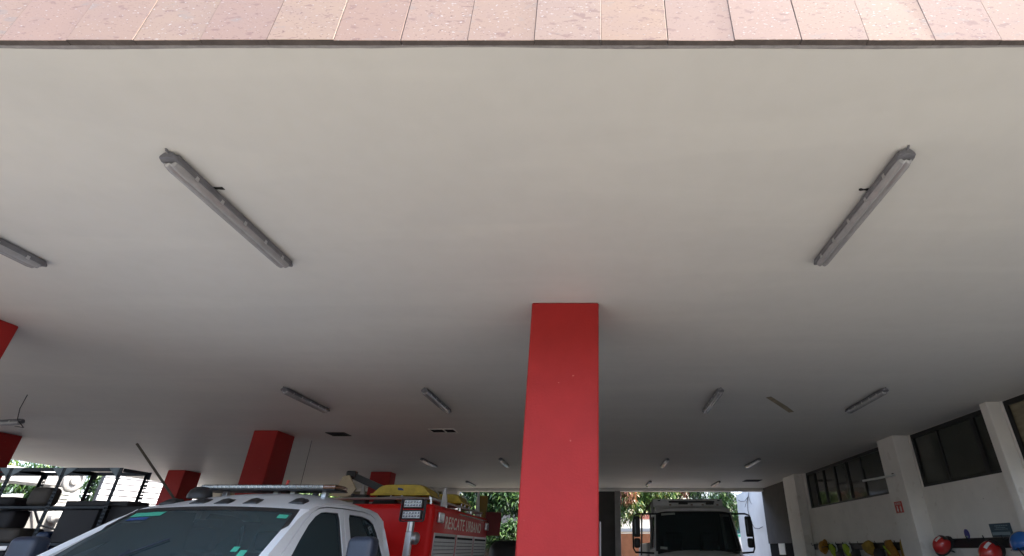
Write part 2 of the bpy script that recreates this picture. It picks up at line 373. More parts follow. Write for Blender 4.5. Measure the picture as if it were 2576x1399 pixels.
def copy_tree(o, parent=None):
    c = o.copy(); COL.objects.link(c); c.parent = parent
    for ch in [q for q in bpy.data.objects if q.parent == o]: copy_tree(ch, c)
    return c
def rbox(name, x0, y0, z0, x1, y1, z1, r, m, parent=None, seg=4, smooth=True):
    me = bpy.data.meshes.new(name); bm = bmesh.new(); bmesh.ops.create_cube(bm, size=1)
    off = wloc(parent) if parent else Vector((0, 0, 0))
    for v in bm.verts:
        v.co = Vector(((x0 + x1) / 2 + v.co.x * (x1 - x0), (y0 + y1) / 2 + v.co.y * (y1 - y0), (z0 + z1) / 2 + v.co.z * (z1 - z0))) - off
    bmesh.ops.bevel(bm, geom=bm.edges[:], offset=r, segments=seg, profile=0.5, affect='EDGES')
    bmesh.ops.recalc_face_normals(bm, faces=bm.faces)
    bm.to_mesh(me); bm.free(); me.materials.append(m)
    if smooth: me.polygons.foreach_set('use_smooth', [True] * len(me.polygons)); me.set_sharp_from_angle(angle=R(35))
    o = bpy.data.objects.new(name, me); COL.objects.link(o); o.parent = parent; return o
def text(name, body, h, w, loc, rot, m, parent, ext=0.003, bold=0.0):
    cu = bpy.data.curves.new(name, 'FONT'); cu.body = body; cu.extrude = ext; cu.offset = bold
    cu.space_character = 1.12; cu.align_x = 'LEFT'; cu.align_y = 'BOTTOM'; cu.resolution_u = 3
    t = bpy.data.objects.new(name + '_src', cu); COL.objects.link(t)
    bpy.context.view_layer.update()
    me = bpy.data.meshes.new_from_object(t.evaluated_get(bpy.context.evaluated_depsgraph_get()))
    bpy.data.objects.remove(t); bpy.data.curves.remove(cu)
    xs = [v.co.x for v in me.vertices]; ys = [v.co.y for v in me.vertices]
    a, b, c, d = min(xs), max(xs), min(ys), max(ys); rm = Matrix.Rotation(rot[2], 3, 'Z') @ Matrix.Rotation(rot[1], 3, 'Y') @ Matrix.Rotation(rot[0], 3, 'X')
    off = wloc(parent) if parent else Vector((0, 0, 0))
    for v in me.vertices:
        p = Vector(((v.co.x - a) / (b - a) * w, (v.co.y - c) / (d - c) * h, v.co.z)); v.co = rm @ p + Vector(loc) - off
    me.name = name; me.materials.clear(); me.materials.append(m)
    o = bpy.data.objects.new(name, me); COL.objects.link(o); o.parent = parent; return o
def smoothstep(a, b, x):
    t = max(0, min(1, (x - a) / (b - a))); return t * t * (3 - 2 * t)

ZC = 3.6                                   # soffit height
# ------------------------------------------------------------------ setting
g = MB(); g.box(-600, -600, -0.5, 600, 600, -0.02); tag(g.build('ground', M['yard']), kind='structure')
def sheet(name, x0, y0, x1, y1, z, m):
    b = MB(); b.box(x0, y0, z - .012, x1, y1, z); return tag(b.build(name, M[m]), kind='structure')
sheet('added_dark_road', -600, -600, 600, -3.1, -0.016, 'asphalt'); sheet('side_yard', -300, -3.0, -15.2, 300, -0.015, 'side_earth'); sheet('rear_yard', -15.1, 21.2, 300, 300, -0.015, 'earth')  # unseen ground sheets, added to shape the light bounced into the bay
g = MB(); g.box(-14.9, 1.5, -0.3, 6.4, 21.0, 0.0); tag(g.build('floor', M['floor']), kind='structure')
g = MB(); g.box(-14.9, 1.552, ZC, 6.6, 20.95, ZC + 0.35); tag(g.build('ceiling', M['soffit']), kind='structure')
g = MB(); g.box(-14.9, 1.56, ZC + 0.352, 6.6, 20.95, 4.6); tag(g.build('unseen_roof_block', M['white_out']), kind='structure')  # unseen mass added over the bay, height set for its shadow

# leafy row added out of view to block low light from the front
hb_ = MB(); rows = []
for i in range(90):
    x = -90 + i * 2; h_ = 6.2 + 1.2 * math.sin(i * .9) + random.uniform(-.7, .7); y = -24 + random.uniform(-.6, .6)
    rows.append([(x, y + 1.5, 0), (x, y + 1.8, h_ * .5), (x, y + .9, h_ * .9), (x, y, h_), (x, y - 2, h_ * .8), (x, y - 2.5, 0)])
hb_.grid(rows); tag(hb_.build('unseen_light_screen', M['light_screen']), kind='stuff')
# stone band along the front edge: every slab a part
band = thing('stone_fascia', 'band of pale pink stone slabs along the front edge of the ceiling', 'cladding', (-4.2, 1.52, ZC))
tones = [(0.53, 0.385, 0.345), (0.60, 0.46, 0.40), (0.50, 0.35, 0.335), (0.61, 0.465, 0.395), (0.55, 0.38, 0.345), (0.57, 0.42, 0.385),
         (0.575, 0.425, 0.375), (0.55, 0.425, 0.40), (0.60, 0.43, 0.345), (0.53, 0.375, 0.355), (0.54, 0.375, 0.355), (0.59, 0.42, 0.375),
         (0.60, 0.445, 0.38), (0.53, 0.37, 0.35), (0.59, 0.43, 0.38), (0.56, 0.39, 0.36)]
sp = 0.2975
def slab_mesh(i):
    b = MB(); d = 0.0022
    W_, H_ = sp - 0.0022, 0.5975
    b.box(0, 0, 0, W_, 0.031, H_, 0.0012)
    o = b.build('stone_slab', [M['stone'], M['stone_edge']])
    for p in o.data.polygons:
        if abs(p.normal.y) < 0.5 or p.normal.y > 0: p.material_index = 1
    return o
proto = slab_mesh(0)
first = True; k = 0
x_start = 0.0115 - sp * 47
for row in range(2):
    for i in range(70):
        x = x_start + i * sp
        if x > 6.55 - sp: break
        o = proto if first else proto.copy()
        if not first: COL.objects.link(o)
        first = False
        o.parent = band
        o.location = Vector((x + random.uniform(-.001, .001), 1.518 + random.uniform(-.002, .002), ZC - 0.0005 + row * 0.6 + random.uniform(-.0012, .0012))) - band.location
        o.rotation_euler = (random.uniform(-.004, .004), random.uniform(-.0012, .0012), random.uniform(-.003, .003))
        tn = tones[(i - 47 + 8 + 160) % 16] if row == 0 else random.choice(tones)
        q = random.uniform(.97, 1.03); q *= 0.47; tn = [c_ * .6 + a_ * .4 for c_, a_ in zip(tn, (.56, .41, .37))]; o.color = (tn[0] * q, tn[1] * q * .875, tn[2] * q * .645, 1)
# uneven bead of mortar behind the lower edge
rows = []
for i in range(420):
    x = -14.8 + i * 0.051
    wv = 0.004 * math.sin(x * 2.1) + 0.003 * math.sin(x * 5.3 + 1) + random.uniform(-.0015, .0015)
    rows.append([(x, 1.545, ZC + 0.01), (x, 1.545, ZC - 0.003), (x, 1.556 + wv * .6, ZC - 0.004), (x, 1.563 + wv, ZC + 0.002)])
b = MB(); b.grid(rows); b.build('mortar_bead', M['mortar'], band, smooth=True)

# ------------------------------------------------------------------ red columns
def column(x0, x1, y0, y1, label, loc=None):
    t = thing('red_column', label, 'column', ((x0 + x1) / 2, (y0 + y1) / 2, 0), 'red columns of the vehicle bay')
    b = MB(); b.box(x0, y0, 0.0, x1, y1, ZC - 0.001, 0.012); b.build('shaft', M['red'], t)
    b = MB(); b.box(x0 - .02, y0 - .02, 0.002, x1 + .02, y1 + .02, 0.16, 0.01); b.build('plinth', M['concrete'], t)
    return t
column(-0.612, 0.0, 4.26, 4.86, 'bright red column in the middle, nearest and largest of all')
column(-6.49, -5.89, 4.24, 4.84, 'red column cut by the left picture edge, its side face lit')
column(-6.58, -6.12, 10.0, 10.62, 'dark red column rising behind the white cab roof and light bar')
column(-12.38, -11.88, 15.6, 16.27, 'dark red column between the metal shelf rack and the white cab')
column(-6.70, -6.10, 15.98, 16.4, 'dark red column behind the yellow rescue basket')
column(-12.2, -11.58, 10.0, 10.6, 'dark purple-red column sliver at the far left edge, under the hanging lamp')

# ------------------------------------------------------------------ right wall with windows
XW = 6.16
wall = thing('side_wall', 'long off-white side wall with high dark windows, right of the bay', 'wall', (XW, 12, 0))
def wall_panel(holes, y0, y1, zt=ZC - 0.001):
    b = MB(); b.panel([(y0, 0), (y1, 0), (y1, zt), (y0, zt)], holes, lambda y, z: (XW, y, z), lambda y, z: (XW + 0.2, y, z)); return b
zs = 2.63
b = MB(); hz = ZC - 0.004
b = wall_panel([[(11.3, zs), (16.28, zs), (16.28, hz), (11.3, hz)], [(8.04, zs), (10.47, zs), (10.47, hz), (8.04, hz)],
                [(3.2, zs), (7.83, zs), (7.83, hz), (3.2, hz)]], 1.6, 17.6)
b.build('wall_face', M['white_wall'], wall)
b = MB(); b.box(XW + .9, 1.6, 0, XW + 1.0, 17.6, ZC - .002); b.build('back_room_wall', M['dark_wall'], wall)
def wall_window(name, y0, y1, cuts, mats, thick):
    f = MB(); e = 0.045
    f.box(XW + .03, y0 + .002, zs + .002, XW + .09, y1 - .002, zs + e); f.box(XW + .03, y0 + .002, hz - e - .03, XW + .09, y1 - .002, hz - .002)
    f.box(XW + .03, y0 + .002, zs + e, XW + .09, y0 + e + .03, hz - e - .03); f.box(XW + .03, y1 - e - .03, zs + e, XW + .09, y1 - .002, hz - e - .03)
    for c, tk in zip(cuts, thick): f.box(XW + .028, c - tk / 2, zs + e, XW + .088, c + tk / 2, hz - e - .03)
    fo = f.build('window', M['win_frame'], wall)
    ed = [y0 + e + .03] + [v for c, tk in zip(cuts, thick) for v in (c - tk / 2, c + tk / 2)] + [y1 - e - .03]
    for i in range(0, len(ed), 2):
        p = MB(); dx = random.uniform(-.006, .006)
        x = XW + .058
        p.hexa([(x + dx, ed[i] + .001, zs + e + .001), (x - dx, ed[i + 1] - .001, zs + e + .001), (x - dx + .006, ed[i + 1] - .001, zs + e + .001), (x + dx + .006, ed[i] + .001, zs + e + .001),
                (x + dx, ed[i] + .001, hz - e - .031), (x - dx, ed[i + 1] - .001, hz - e - .031), (x - dx + .006, ed[i + 1] - .001, hz - e - .031), (x + dx + .006, ed[i] + .001, hz - e - .031)])
        p.build('pane', mats[(i // 2) % len(mats)], fo)
wall_window('far', 11.3, 16.28, [12.75, 13.55, 14.3, 15.05, 15.7], [M['pane']], [.03, .03, .08, .05, .08])
wall_window('mid', 8.04, 10.47, [8.62, 9.62], [M['pane']], [.10, .04])
wall_window('near', 3.2, 7.83, [5.2, 6.4], [M['pane2']], [.07, .07])
def pilaster(x0, y0, y1, label, m='white_wall'):
    b = MB(); b.box(x0, y0, 0, XW - .0005, y1, ZC - .0012, 0.01); o = b.build('pilaster', M[m])
    return tag(o, label, 'pilaster', 'pilasters on the side wall')
pilaster(5.95, 7.85, 8.02, 'off-white pilaster nearest the camera, beside the tan window cut by the right edge')
pilaster(5.85, 10.5, 11.15, 'off-white pilaster carrying the small red arrow sign')
pilaster(5.90, 16.5, 17.55, 'far off-white pilaster beside the dark doorway', 'white_wall')
# bay-end door
dr = thing('dark_doorway', 'dark grey doorway wall with a white notice, at the far end on the right', 'doorway', (XW, 19.1, 0))
b = MB(); b.box(XW, 17.6, 1.76, XW + .2, 20.9, ZC - .001); b.build('upper_panel', M['dark_wall'], dr)
b = MB(); b.box(XW + .04, 17.6, 0, XW + .2, 20.9, 1.758); b.build('door_leaf', M['door_black'], dr)
b = MB(); b.box(XW + .02, 19.20, 1.42, XW + .038, 19.85, 1.97); b.build('notice', M['paper'], dr)
b = MB(); b.box(XW + .02, 18.72, 1.915, XW + .038, 19.19, 1.96); b.build('notice_strip', M['paper'], dr)
# white garden wall beyond the opening
b = MB(); b.panel([(20.96, 0), (25.1, 0), (25.1, 3.74), (20.96, 3.86)], [], lambda y, z: (6.22, y, z), lambda y, z: (6.45, y, z))
tag(b.build('garden_wall', M['white_out']), 'white garden wall beyond the bay, loose black wires hanging on it', 'wall')
b = MB()
b.tube([(6.18, 22.6, 3.75), (6.17, 22.9, 3.5), (6.17, 23.1, 3.35), (6.17, 23.2, 3.0), (6.17, 23.0, 2.6), (6.16, 22.5, 2.32), (6.16, 21.9, 2.28), (6.16, 21.4, 2.33)], 0.012, 6)
b.tube([(6.17, 22.9, 3.5), (6.17, 23.5, 3.38), (6.17, 24.2, 3.42), (6.17, 24.6, 3.5)], 0.011, 6)
b.tube([(6.17, 22.85, 3.55), (6.17, 23.2, 3.35), (6.17, 23.6, 3.15)], 0.010, 6)
b.tube([(6.17, 22.85, 3.5), (6.17, 22.7, 3.3), (6.17, 22.55, 3.2)], 0.010, 6)
tag(b.build('hanging_wire', M['wire']), 'loose black wires dangling over the white garden wall', 'wire')

# ------------------------------------------------------------------ back of the bay
bw = thing('rear_wall', 'rear wall of the bay in shade, a beam and short wall pieces between openings', 'wall', (-3, 20.9, 0))
b = MB(); b.box(-14.9, 20.6, 3.50, 6.15, 20.94, ZC - .001, .01); b.build('beam', M['white_wall'], bw)
def rw(x0, x1, m, y0=20.62, y1=20.85, zt=3.498, nm='wall_piece'):
    b = MB(); b.box(x0, y0, 0, x1, y1, zt, .008); b.build(nm, M[m], bw)
rw(0.0, 0.60, 'dark_wall', 20.7); rw(0.60, 0.80, 'concrete', 20.55, nm='pillar')  # dark piece: shade of its inward face put into the colour
rw(-5.82, -5.24, 'white_wall', 20.5, nm='pillar'); rw(-9.6, -5.83, 'olive', 20.7); rw(-13.9, -11.35, 'olive', 20.7); rw(-14.6, -13.95, 'cream_in', 20.45, nm='pillar')
b = MB(); b.tube([(0.012, 4.75, 0), (0.012, 4.75, 1.80)], 0.008, 8); tag(b.build('white_pipe', M['concrete'], None, smooth=True), 'thin pale pipe running up the right side of the middle column', 'pipe')

# ------------------------------------------------------------------ ceiling lamps
def make_lamp():
    t = thing('batten_lamp', '', 'ceiling lamp'); L = 1.235
    body = MB(); prof = [(-.062, 0.0), (-.068, -.03), (-.072, -.048), (-.066, -.054), (.066, -.054), (.072, -.048), (.068, -.03), (.062, 0.0)]
    rows = []
    for y in (0, 0.012, L - .012, L):
        s_ = .93 if y in (0, L) else 1.0
        rows.append([(x * s_, y, z - .012) for x, z in prof])
    body.grid(rows, True); body.f.append(tuple(range(8))); body.mi.append(0); body.f.append(tuple(24 + k for k in range(8))); body.mi.append(0)
    ho = body.build('housing', M['lamp_body'], t)
    dif = MB(); rows = []
    for y, s_, dz in ((.012, .7, .012), (.022, .93, .004), (.06, 1, 0), (L - .06, 1, 0), (L - .022, .93, .004), (L - .012, .7, .012)):
        row = []
        for k in range(17):
            q = -1 + 2 * k / 16; x = .062 * q * s_
            hump = .030 * (1 - abs(2 * abs(q) - 1) ** 2.2) * .55 + .030 * (1 - q ** 6)
            row.append((x, y, -.062 - hump * s_ + dz))
        rows.append(row)
    dif.grid(rows); do = dif.build('diffuser', M['lamp_diff'], t, smooth=True, recalc=False)
    for y, sg in ((0.0, -1), (L, 1)):
        ends = MB(); rows = []
        for d, s_ in ((0, 1.0), (.012 * sg, .95), (.020 * sg, .8)):
            rows.append([(.07 * s_ * math.cos(a), y + d, -.04 + .03 * s_ * math.sin(a) - .012 * math.cos(2 * a)) for a in [2 * math.pi * k / 16 for k in range(16)]])
        ends.grid(rows, True); n = len(ends.v); ends.f.append(tuple(n - 16 + k for k in range(16))); ends.mi.append(0)
        ends.build('end_rim', M['lamp_body'], t, smooth=True)
    for y in (0.17, 0.40, 0.64, 0.88, 1.10):
        for sx in (-1, 1):
            c = MB(); c.box(sx * .069 - .005, y - .012, -.078, sx * .069 + .005, y + .012, -.045, .002); c.build('clip', M['clip'], t)
    c = MB(); c.tube([(0, -.018, -.016), (0, -.034, -.012), (0, -.040, 0.0)], .009, 8); c.build('cable_gland', M['lamp_body'], t)
    for ch in [q for q in bpy.data.objects if q.parent == t]:
        for v in ch.data.vertices: v.co.x *= .70; v.co.z *= .78
    return t
XL = (-4.40, -2.45, 1.72, 4.0); YL = (2.245, 7.08, 13.38, 18.2)
lab = {(0, 0): 'grey batten lamp cut by the left picture edge, halfway up the ceiling',
       (0, 1): 'big grey batten lamp on the left of the ceiling nearest the stone band',
       (0, 2): 'big grey batten lamp on the right of the ceiling nearest the stone band',
       (1, 0): 'grey batten lamp above the white cab, outer left one of the second row',
       (1, 1): 'grey batten lamp between the middle column and the left vent, second row',
       (1, 2): 'grey batten lamp just right of the middle column, second row',
       (1, 3): 'grey batten lamp right of the bare plaster strip, by the window wall',
       (2, 0): 'dim batten lamp above the yellow basket, third row',
       (2, 1): 'batten lamp painted pale with reflected light just left of the middle column, third row',
       (2, 2): 'small batten lamp right of the middle column, third row',
       (2, 3): 'batten lamp painted pale with reflected light near the far windows, third row',
       (3, 0): 'batten lamp painted pale with reflected light close above the foliage opening left of the column, last row',
       (3, 2): 'tiny batten lamp above the left side of the grey truck roof, last row',
       (3, 3): 'tiny batten lamp above the right side of the grey truck roof, last row'}
lp = make_lamp(); used = False
for j in range(4):
    for i in range(4):
        if (j, i) not in lab and not (j, i) == (0, 0): continue
        key = (j, i)
        if key not in lab: continue
        if not used: o = lp; used = True
        else: o = copy_tree(lp)
        o.location = (XL[i] + random.uniform(-.02, .02), YL[j] + random.uniform(-.03, .03), ZC); o.rotation_euler = (0, 0, R(random.uniform(-.8, .8)))
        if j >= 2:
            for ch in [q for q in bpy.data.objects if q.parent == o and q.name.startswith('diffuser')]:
                ch.material_slots[0].link = 'OBJECT'; ch.material_slots[0].material = M['lamp_diff_lit']
        tag(o, lab[key], 'ceiling lamp', 'batten lamps on the ceiling')
# lamp that came loose and hangs at the left
hl = copy_tree(lp); hl.location = (-10.2, 8.02, ZC - .30); hl.rotation_euler = (R(4), R(-12), R(-88))
tag(hl, 'loose batten lamp hanging on a wire below the ceiling at the left edge', 'ceiling lamp', 'batten lamps on the ceiling')
b = MB(); b.tube([(-8.39, 7.45, ZC), (-8.395, 7.45, ZC - .2), (-8.46, 7.55, ZC - .34), (-8.75, 7.95, ZC - .37), (-8.95, 8.0, ZC - .34)], .006, 5)
tag(b.build('lamp_wire', M['wire']), 'thin wire holding the loose lamp at the left', 'wire')
b = MB(); b.tube([(-6.0, 11.06, ZC), (-6.0, 11.06, 2.2)], .005, 6); tag(b.build('ceiling_cable', M['wire']), 'thin dark cable hanging straight down right of the dark column', 'cable')
for x, y, lb, an in ((-2.385, 2.576, 'torn black hole in the ceiling beside the big left lamp', 0.3), (1.670, 2.59, 'torn black hole in the ceiling beside the big right lamp', 2.9)):
    b = MB(); n = 11; ring = []
    for k in range(n):
        q = 2 * math.pi * k / n; r = random.uniform(.5, 1.05)
        ring.append((x + .038 * r * math.cos(q), y + .017 * r * math.sin(q) + .004 * math.sin(3 * q)))
    b.prism(ring, lambda px, py: (px, py, ZC - .003), lambda px, py: (px, py, ZC + .0005))
    tag(b.build('ceiling_hole', M['dark_hole']), lb, 'hole')
# vents
def vent(x0, x1, y0, y1, cells, label):
    t = thing('ceiling_vent', label, 'vent', ((x0 + x1) / 2, (y0 + y1) / 2, ZC))
    f = MB(); e = .018
    f.box(x0, y0, ZC - .012, x1, y0 + e, ZC - .001); f.box(x0, y1 - e, ZC - .012, x1, y1, ZC - .001)
    f.box(x0, y0 + e, ZC - .012, x0 + e, y1 - e, ZC - .001); f.box(x1 - e, y0 + e, ZC - .012, x1, y1 - e, ZC - .001)
    if cells == 2: xm = x0 + (x1 - x0) * .56; f.box(xm - .012, y0 + e, ZC - .012, xm + .012, y1 - e, ZC - .001)
    f.build('frame', M['white_wall'] if cells == 2 else M['win_frame'], t)
    b = MB(); b.box(x0 + e, y0 + e, ZC - .004, x1 - e, y1 - e, ZC - .0015); b.build('opening', M['dark_hole'], t)
    n = 5
    for k in range(n):
        y = y0 + e + (y1 - y0 - 2 * e) * (k + .5) / n
        b = MB(); b.hexa([(x0 + e, y - .012, ZC - .010), (x1 - e, y - .012, ZC - .010), (x1 - e, y + .006, ZC - .0045), (x0 + e, y + .006, ZC - .0045),
                          (x0 + e, y - .011, ZC - .009), (x1 - e, y - .011, ZC - .009), (x1 - e, y + .007, ZC - .0042), (x0 + e, y + .007, ZC - .0042)])
        b.build('slat', M['black_metal'], t)
vent(-5.31, -4.94, 10.19, 10.53, 1, 'black square ceiling vent beside the dark column')
vent(-3.22, -2.73, 9.86, 10.21, 2, 'black two-cell ceiling vent with a pale frame left of the middle column')
vent(4.82, 5.36, 17.9, 18.4, 1, 'black ceiling vent at the far right end above the white garden wall')
b = MB(); pts = [(2.50, 7.60), (2.56, 7.55), (3.0, 8.16), (3.22, 8.50), (3.16, 8.56), (2.80, 8.03)]
b.prism(pts, lambda x, y: (x, y, ZC - .004), lambda x, y: (x, y, ZC + .0005))
tag(b.build('bare_strip', M['scar']), 'strip of bare tan plaster on the ceiling where a lamp was taken away', 'plaster strip')

# ------------------------------------------------------------------ helpers for vehicles
def wheel(name, parent, x, y, r, wd):
    s = 1 if x > wloc(parent).x else -1
    b = MB(); b.lathe([(r * .62, -wd / 2), (r * .93, -wd / 2), (r, -wd / 2 + .03), (r, wd / 2 - .03), (r * .93, wd / 2), (r * .62, wd / 2)], (x, y, r), 'X', 28)
    t = b.build(name, M['tyre'], parent, smooth=True)
    b = MB(); b.lathe([(r * .6, s * (wd / 2 - .005)), (r * .55, s * (wd / 2 - .05)), (r * .25, s * (wd / 2 - .03)), (r * .2, s * (wd / 2 + .02)), (r * .05, s * (wd / 2 + .03))], (x, y, r), 'X', 20)
    b.build('rim', M['chrome'], t, smooth=True)

# ------------------------------------------------------------------ rescue truck
XC = -3.44
tr = thing('rescue_truck', 'white crew-cab rescue truck with red box body lettered RESCATE URBANO', 'truck', (XC, 7.0, 0))
def half(z): return .945 - (z - 1.35) * .30
def sidemap(s, inset):
    return lambda y, z: (XC + s * (half(z) - inset), y, z)
sil = [(4.36, 1.47), (4.72, 1.685), (4.98, 1.835), (5.14, 1.905), (5.30, 1.950), (5.50, 1.982), (5.8, 2.0), (6.2, 2.006), (6.55, 1.995), (6.80, 1.965), (6.94, 1.90), (7.02, 1.80), (7.09, 1.55), (7.14, 1.30)]
fdoor = [(4.56, 1.30), (4.56, 1.46), (4.82, 1.635), (5.04, 1.79), (5.20, 1.88), (5.36, 1.935), (5.52, 1.955), (5.885, 1.965), (5.905, 1.30)]
rdoor = [(5.920, 1.30), (5.900, 1.965), (6.40, 1.965), (6.62, 1.945), (6.78, 1.895), (6.87, 1.80), (6.95, 1.55), (6.98, 1.30)]
fwin = [(4.72, 1.40), (4.82, 1.53), (4.98, 1.665), (5.15, 1.795), (5.28, 1.868), (5.40, 1.908), (5.50, 1.917), (5.77, 1.922), (5.80, 1.86), (5.815, 1.40)]
rwin = [(6.03, 1.40), (6.005, 1.88), (6.03, 1.924), (6.36, 1.920), (6.55, 1.898), (6.68, 1.85), (6.76, 1.76), (6.86, 1.53), (6.885, 1.40)]
def offs(poly, d):
    c = [sum(p[i] for p in poly) / len(poly) for i in (0, 1)]
    return [(c[0] + (p[0] - c[0]) * (1 + d), c[1] + (p[1] - c[1]) * (1 + d)) for p in poly]
for s in (-1, 1):
    for nm, dp, wp, yy in (('front_door', fdoor, fwin, (4.56, 5.905)), ('rear_door', rdoor, rwin, (5.92, 6.98))):
        b = MB(); b.panel(dp, [wp], sidemap(s, 0), sidemap(s, .06))
        b.panel([(yy[0], .62), (yy[1], .62), (yy[1], 1.299), (yy[0], 1.299)], [], lambda y, z: (XC + s * (.958 - .03 * (1.3 - z)), y, z), lambda y, z: (XC + s * .90, y, z))
        d = b.build(nm, M['cab_white'], tr, smooth=True, angle=25)
        b = MB(); b.panel(offs(wp, .006), [], sidemap(s, .022), sidemap(s, .028)); b.build('window_pane', M['side_glass'], d, recalc=True)
        b = MB(); rw_ = offs(wp, -.0)
        b.panel(wp, [offs(wp, -.035)], sidemap(s, .008), sidemap(s, .02)); b.build('window_seal', M['trim'], d)
        b = MB(); b.box(XC + s * .955 - .02, yy[1] - .28, 1.16, XC + s * .955 + .03, yy[1] - .08, 1.20, .012); b.build('handle', M['trim'], d)
    b = MB(); inner = [(4.545, 1.30), (4.545, 1.465), (4.81, 1.645), (5.03, 1.80), (5.195, 1.89), (5.355, 1.945), (5.52, 1.966), (5.885, 1.975), (6.40, 1.975), (6.625, 1.955), (6.787, 1.902), (6.88, 1.803), (6.96, 1.55), (6.99, 1.30)]
    b.panel([(4.30, 1.30)] + sil + list(reversed(inner)), [], sidemap(s, 0), sidemap(s, .07))
    b.build('pillar_frame', M['cab_white'], tr, smooth=True, angle=25)
    b = MB(); b.panel([(4.50, .55), (7.1, .55), (7.1, 2.0 - .1), (4.95, 1.8), (4.50, 1.46)], [fwin and offs(fwin, .03), offs(rwin, .03)], sidemap(s, .062), sidemap(s, .075))
    b.build('door_lining', M['trim'], tr)
# roof skin
def zed(y):
    for (a, za), (c, zc_) in zip(sil, sil[1:]):
        if a <= y <= c: return za + (zc_ - za) * (y - a) / (c - a)
    return sil[-1][1]
rows = []; ns = 25
YR = [5.10, 5.13, 5.2, 5.3, 5.42, 5.55, 5.7, 5.9, 6.1, 6.3, 6.5, 6.7, 6.82, 6.92, 6.99]
for y in YR:
    z0 = zed(y); cr = .032 + .082 * smoothstep(5.08, 6.0, y) - .06 * smoothstep(6.3, 7.0, y); row = []
    for k in range(ns):
        q = -1 + 2 * k / (ns - 1); a = abs(q)
        bow = .05 * (1 - q * q) * (1 - smoothstep(5.1, 5.4, y))
        zz = z0 + cr * (1 - a ** 3.0) + .008
        xh = half(z0) + .004
        row.append((XC + q * xh, y - bow, zz - (.010 if a > .999 else 0)))
    rows.append(row)
b = MB(); b.grid(rows); b.build('roof', M['cab_white'], tr, smooth=True, angle=60, recalc=False)
# drip rails along the roof edge
for s in (-1, 1):
    b = MB(); b.tube([(XC + s * (half(zed(y)) + .002), y, zed(y) + .006) for y in (5.16, 5.3, 5.5, 5.8, 6.2, 6.55, 6.8, 6.93)], .007, 6); b.build('drip_rail', M['cab_white'], tr, smooth=True)
# windscreen: curved pane, black border, two A-pillars
def ws(q, t):       # q -1..1 across, t 0 bottom .. 1 top
    y = 4.29 + (5.085 - 4.29) * t; z = 1.345 + (1.912 - 1.345) * t + .012 * math.sin(math.pi * t)
    hw = .915 + (.735 - .915) * t
    return (XC + q * hw, y - (.13 - .08 * t) * (1 - q * q), z + .024 * (1 - q * q) * t)
b = MB(); b.grid([[ws(-1 + 2 * k / 20, i / 10) for k in range(21)] for i in range(11)]); wo = b.build('windscreen', M['wind_glass'], tr, smooth=True, recalc=False)
b = MB()
def shift(p, d): return (p[0], p[1] - d * .58, p[2] + d * .81)
for e0, e1 in ((0, .035),):
    top = [[shift(ws(-1 + 2 * k / 20, t), .003) for k in range(21)] for t in (.935, 1.0)]; b.grid(top)
    for s in (-1, 1): b.grid([[shift(ws(s * q, i / 10), .003) for q in (.945, 1.0)] for i in range(11)])
b.build('windscreen_border', M['trim'], tr, recalc=False)
for s in (-1, 1):
    b = MB(); rows = []
    for i in range(9):
        t = i / 8; a = Vector(ws(s, .0 + t)); yy = 4.36 + (5.16 - 4.36) * t; zz = zed(yy); c = Vector((XC + s * (half(zz)), yy, zz))
        m_ = (a + c) / 2 + Vector((s * .004, -.005, .005))
        rows.append([a + Vector((0, .05, -.04)), a, a + Vector((s * .003, -.004, .004)), m_, c + Vector((s * .002, -.004, .004)), c + Vector((-s * .02, .04, -.03))])
    b.grid(rows); b.build('pillar_cover', M['cab_white'], tr, smooth=True, angle=70)
# stickers on the windscreen
def wpatch(q0, q1, t0, t1, m, nm='sticker'):
    b = MB(); b.grid([[shift(ws(q0 + (q1 - q0) * k / 4, t0 + (t1 - t0) * i / 2), .004) for k in range(5)] for i in range(3)]); b.build(nm, m, wo, recalc=False)
wpatch(.815, .925, .84, .90, M['sticker']); wpatch(-.90, -.52, .86, .925, M['sticker'])
wpatch(.74, .80, .26, .40, M['sticker']); wpatch(.66, .715, .38, .44, M['sticker']); wpatch(-.86, -.62, .80, .845, M['blue_mark'])
b = MB(); b.tube([shift(ws(-.12, .06), .02), shift(ws(-.22, .30), .022), shift(ws(-.20, .36), .022)], [.016, .013, .010], 6); b.tube([shift(ws(-.40, .10), .012), shift(ws(-.20, .34), .014), shift(ws(.0, .52), .012)], .006, 5); b.build('wiper', M['mirror_plastic'], tr, smooth=True)
# cab floor, rear wall, bonnet, nose
b = MB(); b.prism([(-.93, .6), (.93, .6), (.93, 1.35), (.76, 1.90), (.70, 1.95), (-.70, 1.95), (-.76, 1.90), (-.93, 1.35)], lambda x, z: (XC + x, 6.99, z), lambda x, z: (XC + x, 7.05, z)); b.build('cab_back', M['cab_white'], tr)
b = MB(); b.box(XC - .92, 4.2, .55, XC + .92, 7.0, .66, .02); b.build('cab_floor', M['trim'], tr)
b = MB(); b.box(XC - .90, 4.32, 1.02, XC + .90, 4.72, 1.34, .06); b.build('dashboard', M['dash'], tr)
b = MB(); b.tube([(XC + .44 + .185 * math.cos(a), 4.86 + .07 * math.sin(a), 1.27 + .17 * math.sin(a)) for a in [2 * math.pi * k / 24 for k in range(25)]], .015, 6, False)
b.tube([(XC + .44, 4.86, 1.27), (XC + .44, 4.68, 1.17)], .03, 8); b.build('steering_wheel', M['trim'], tr, smooth=True)
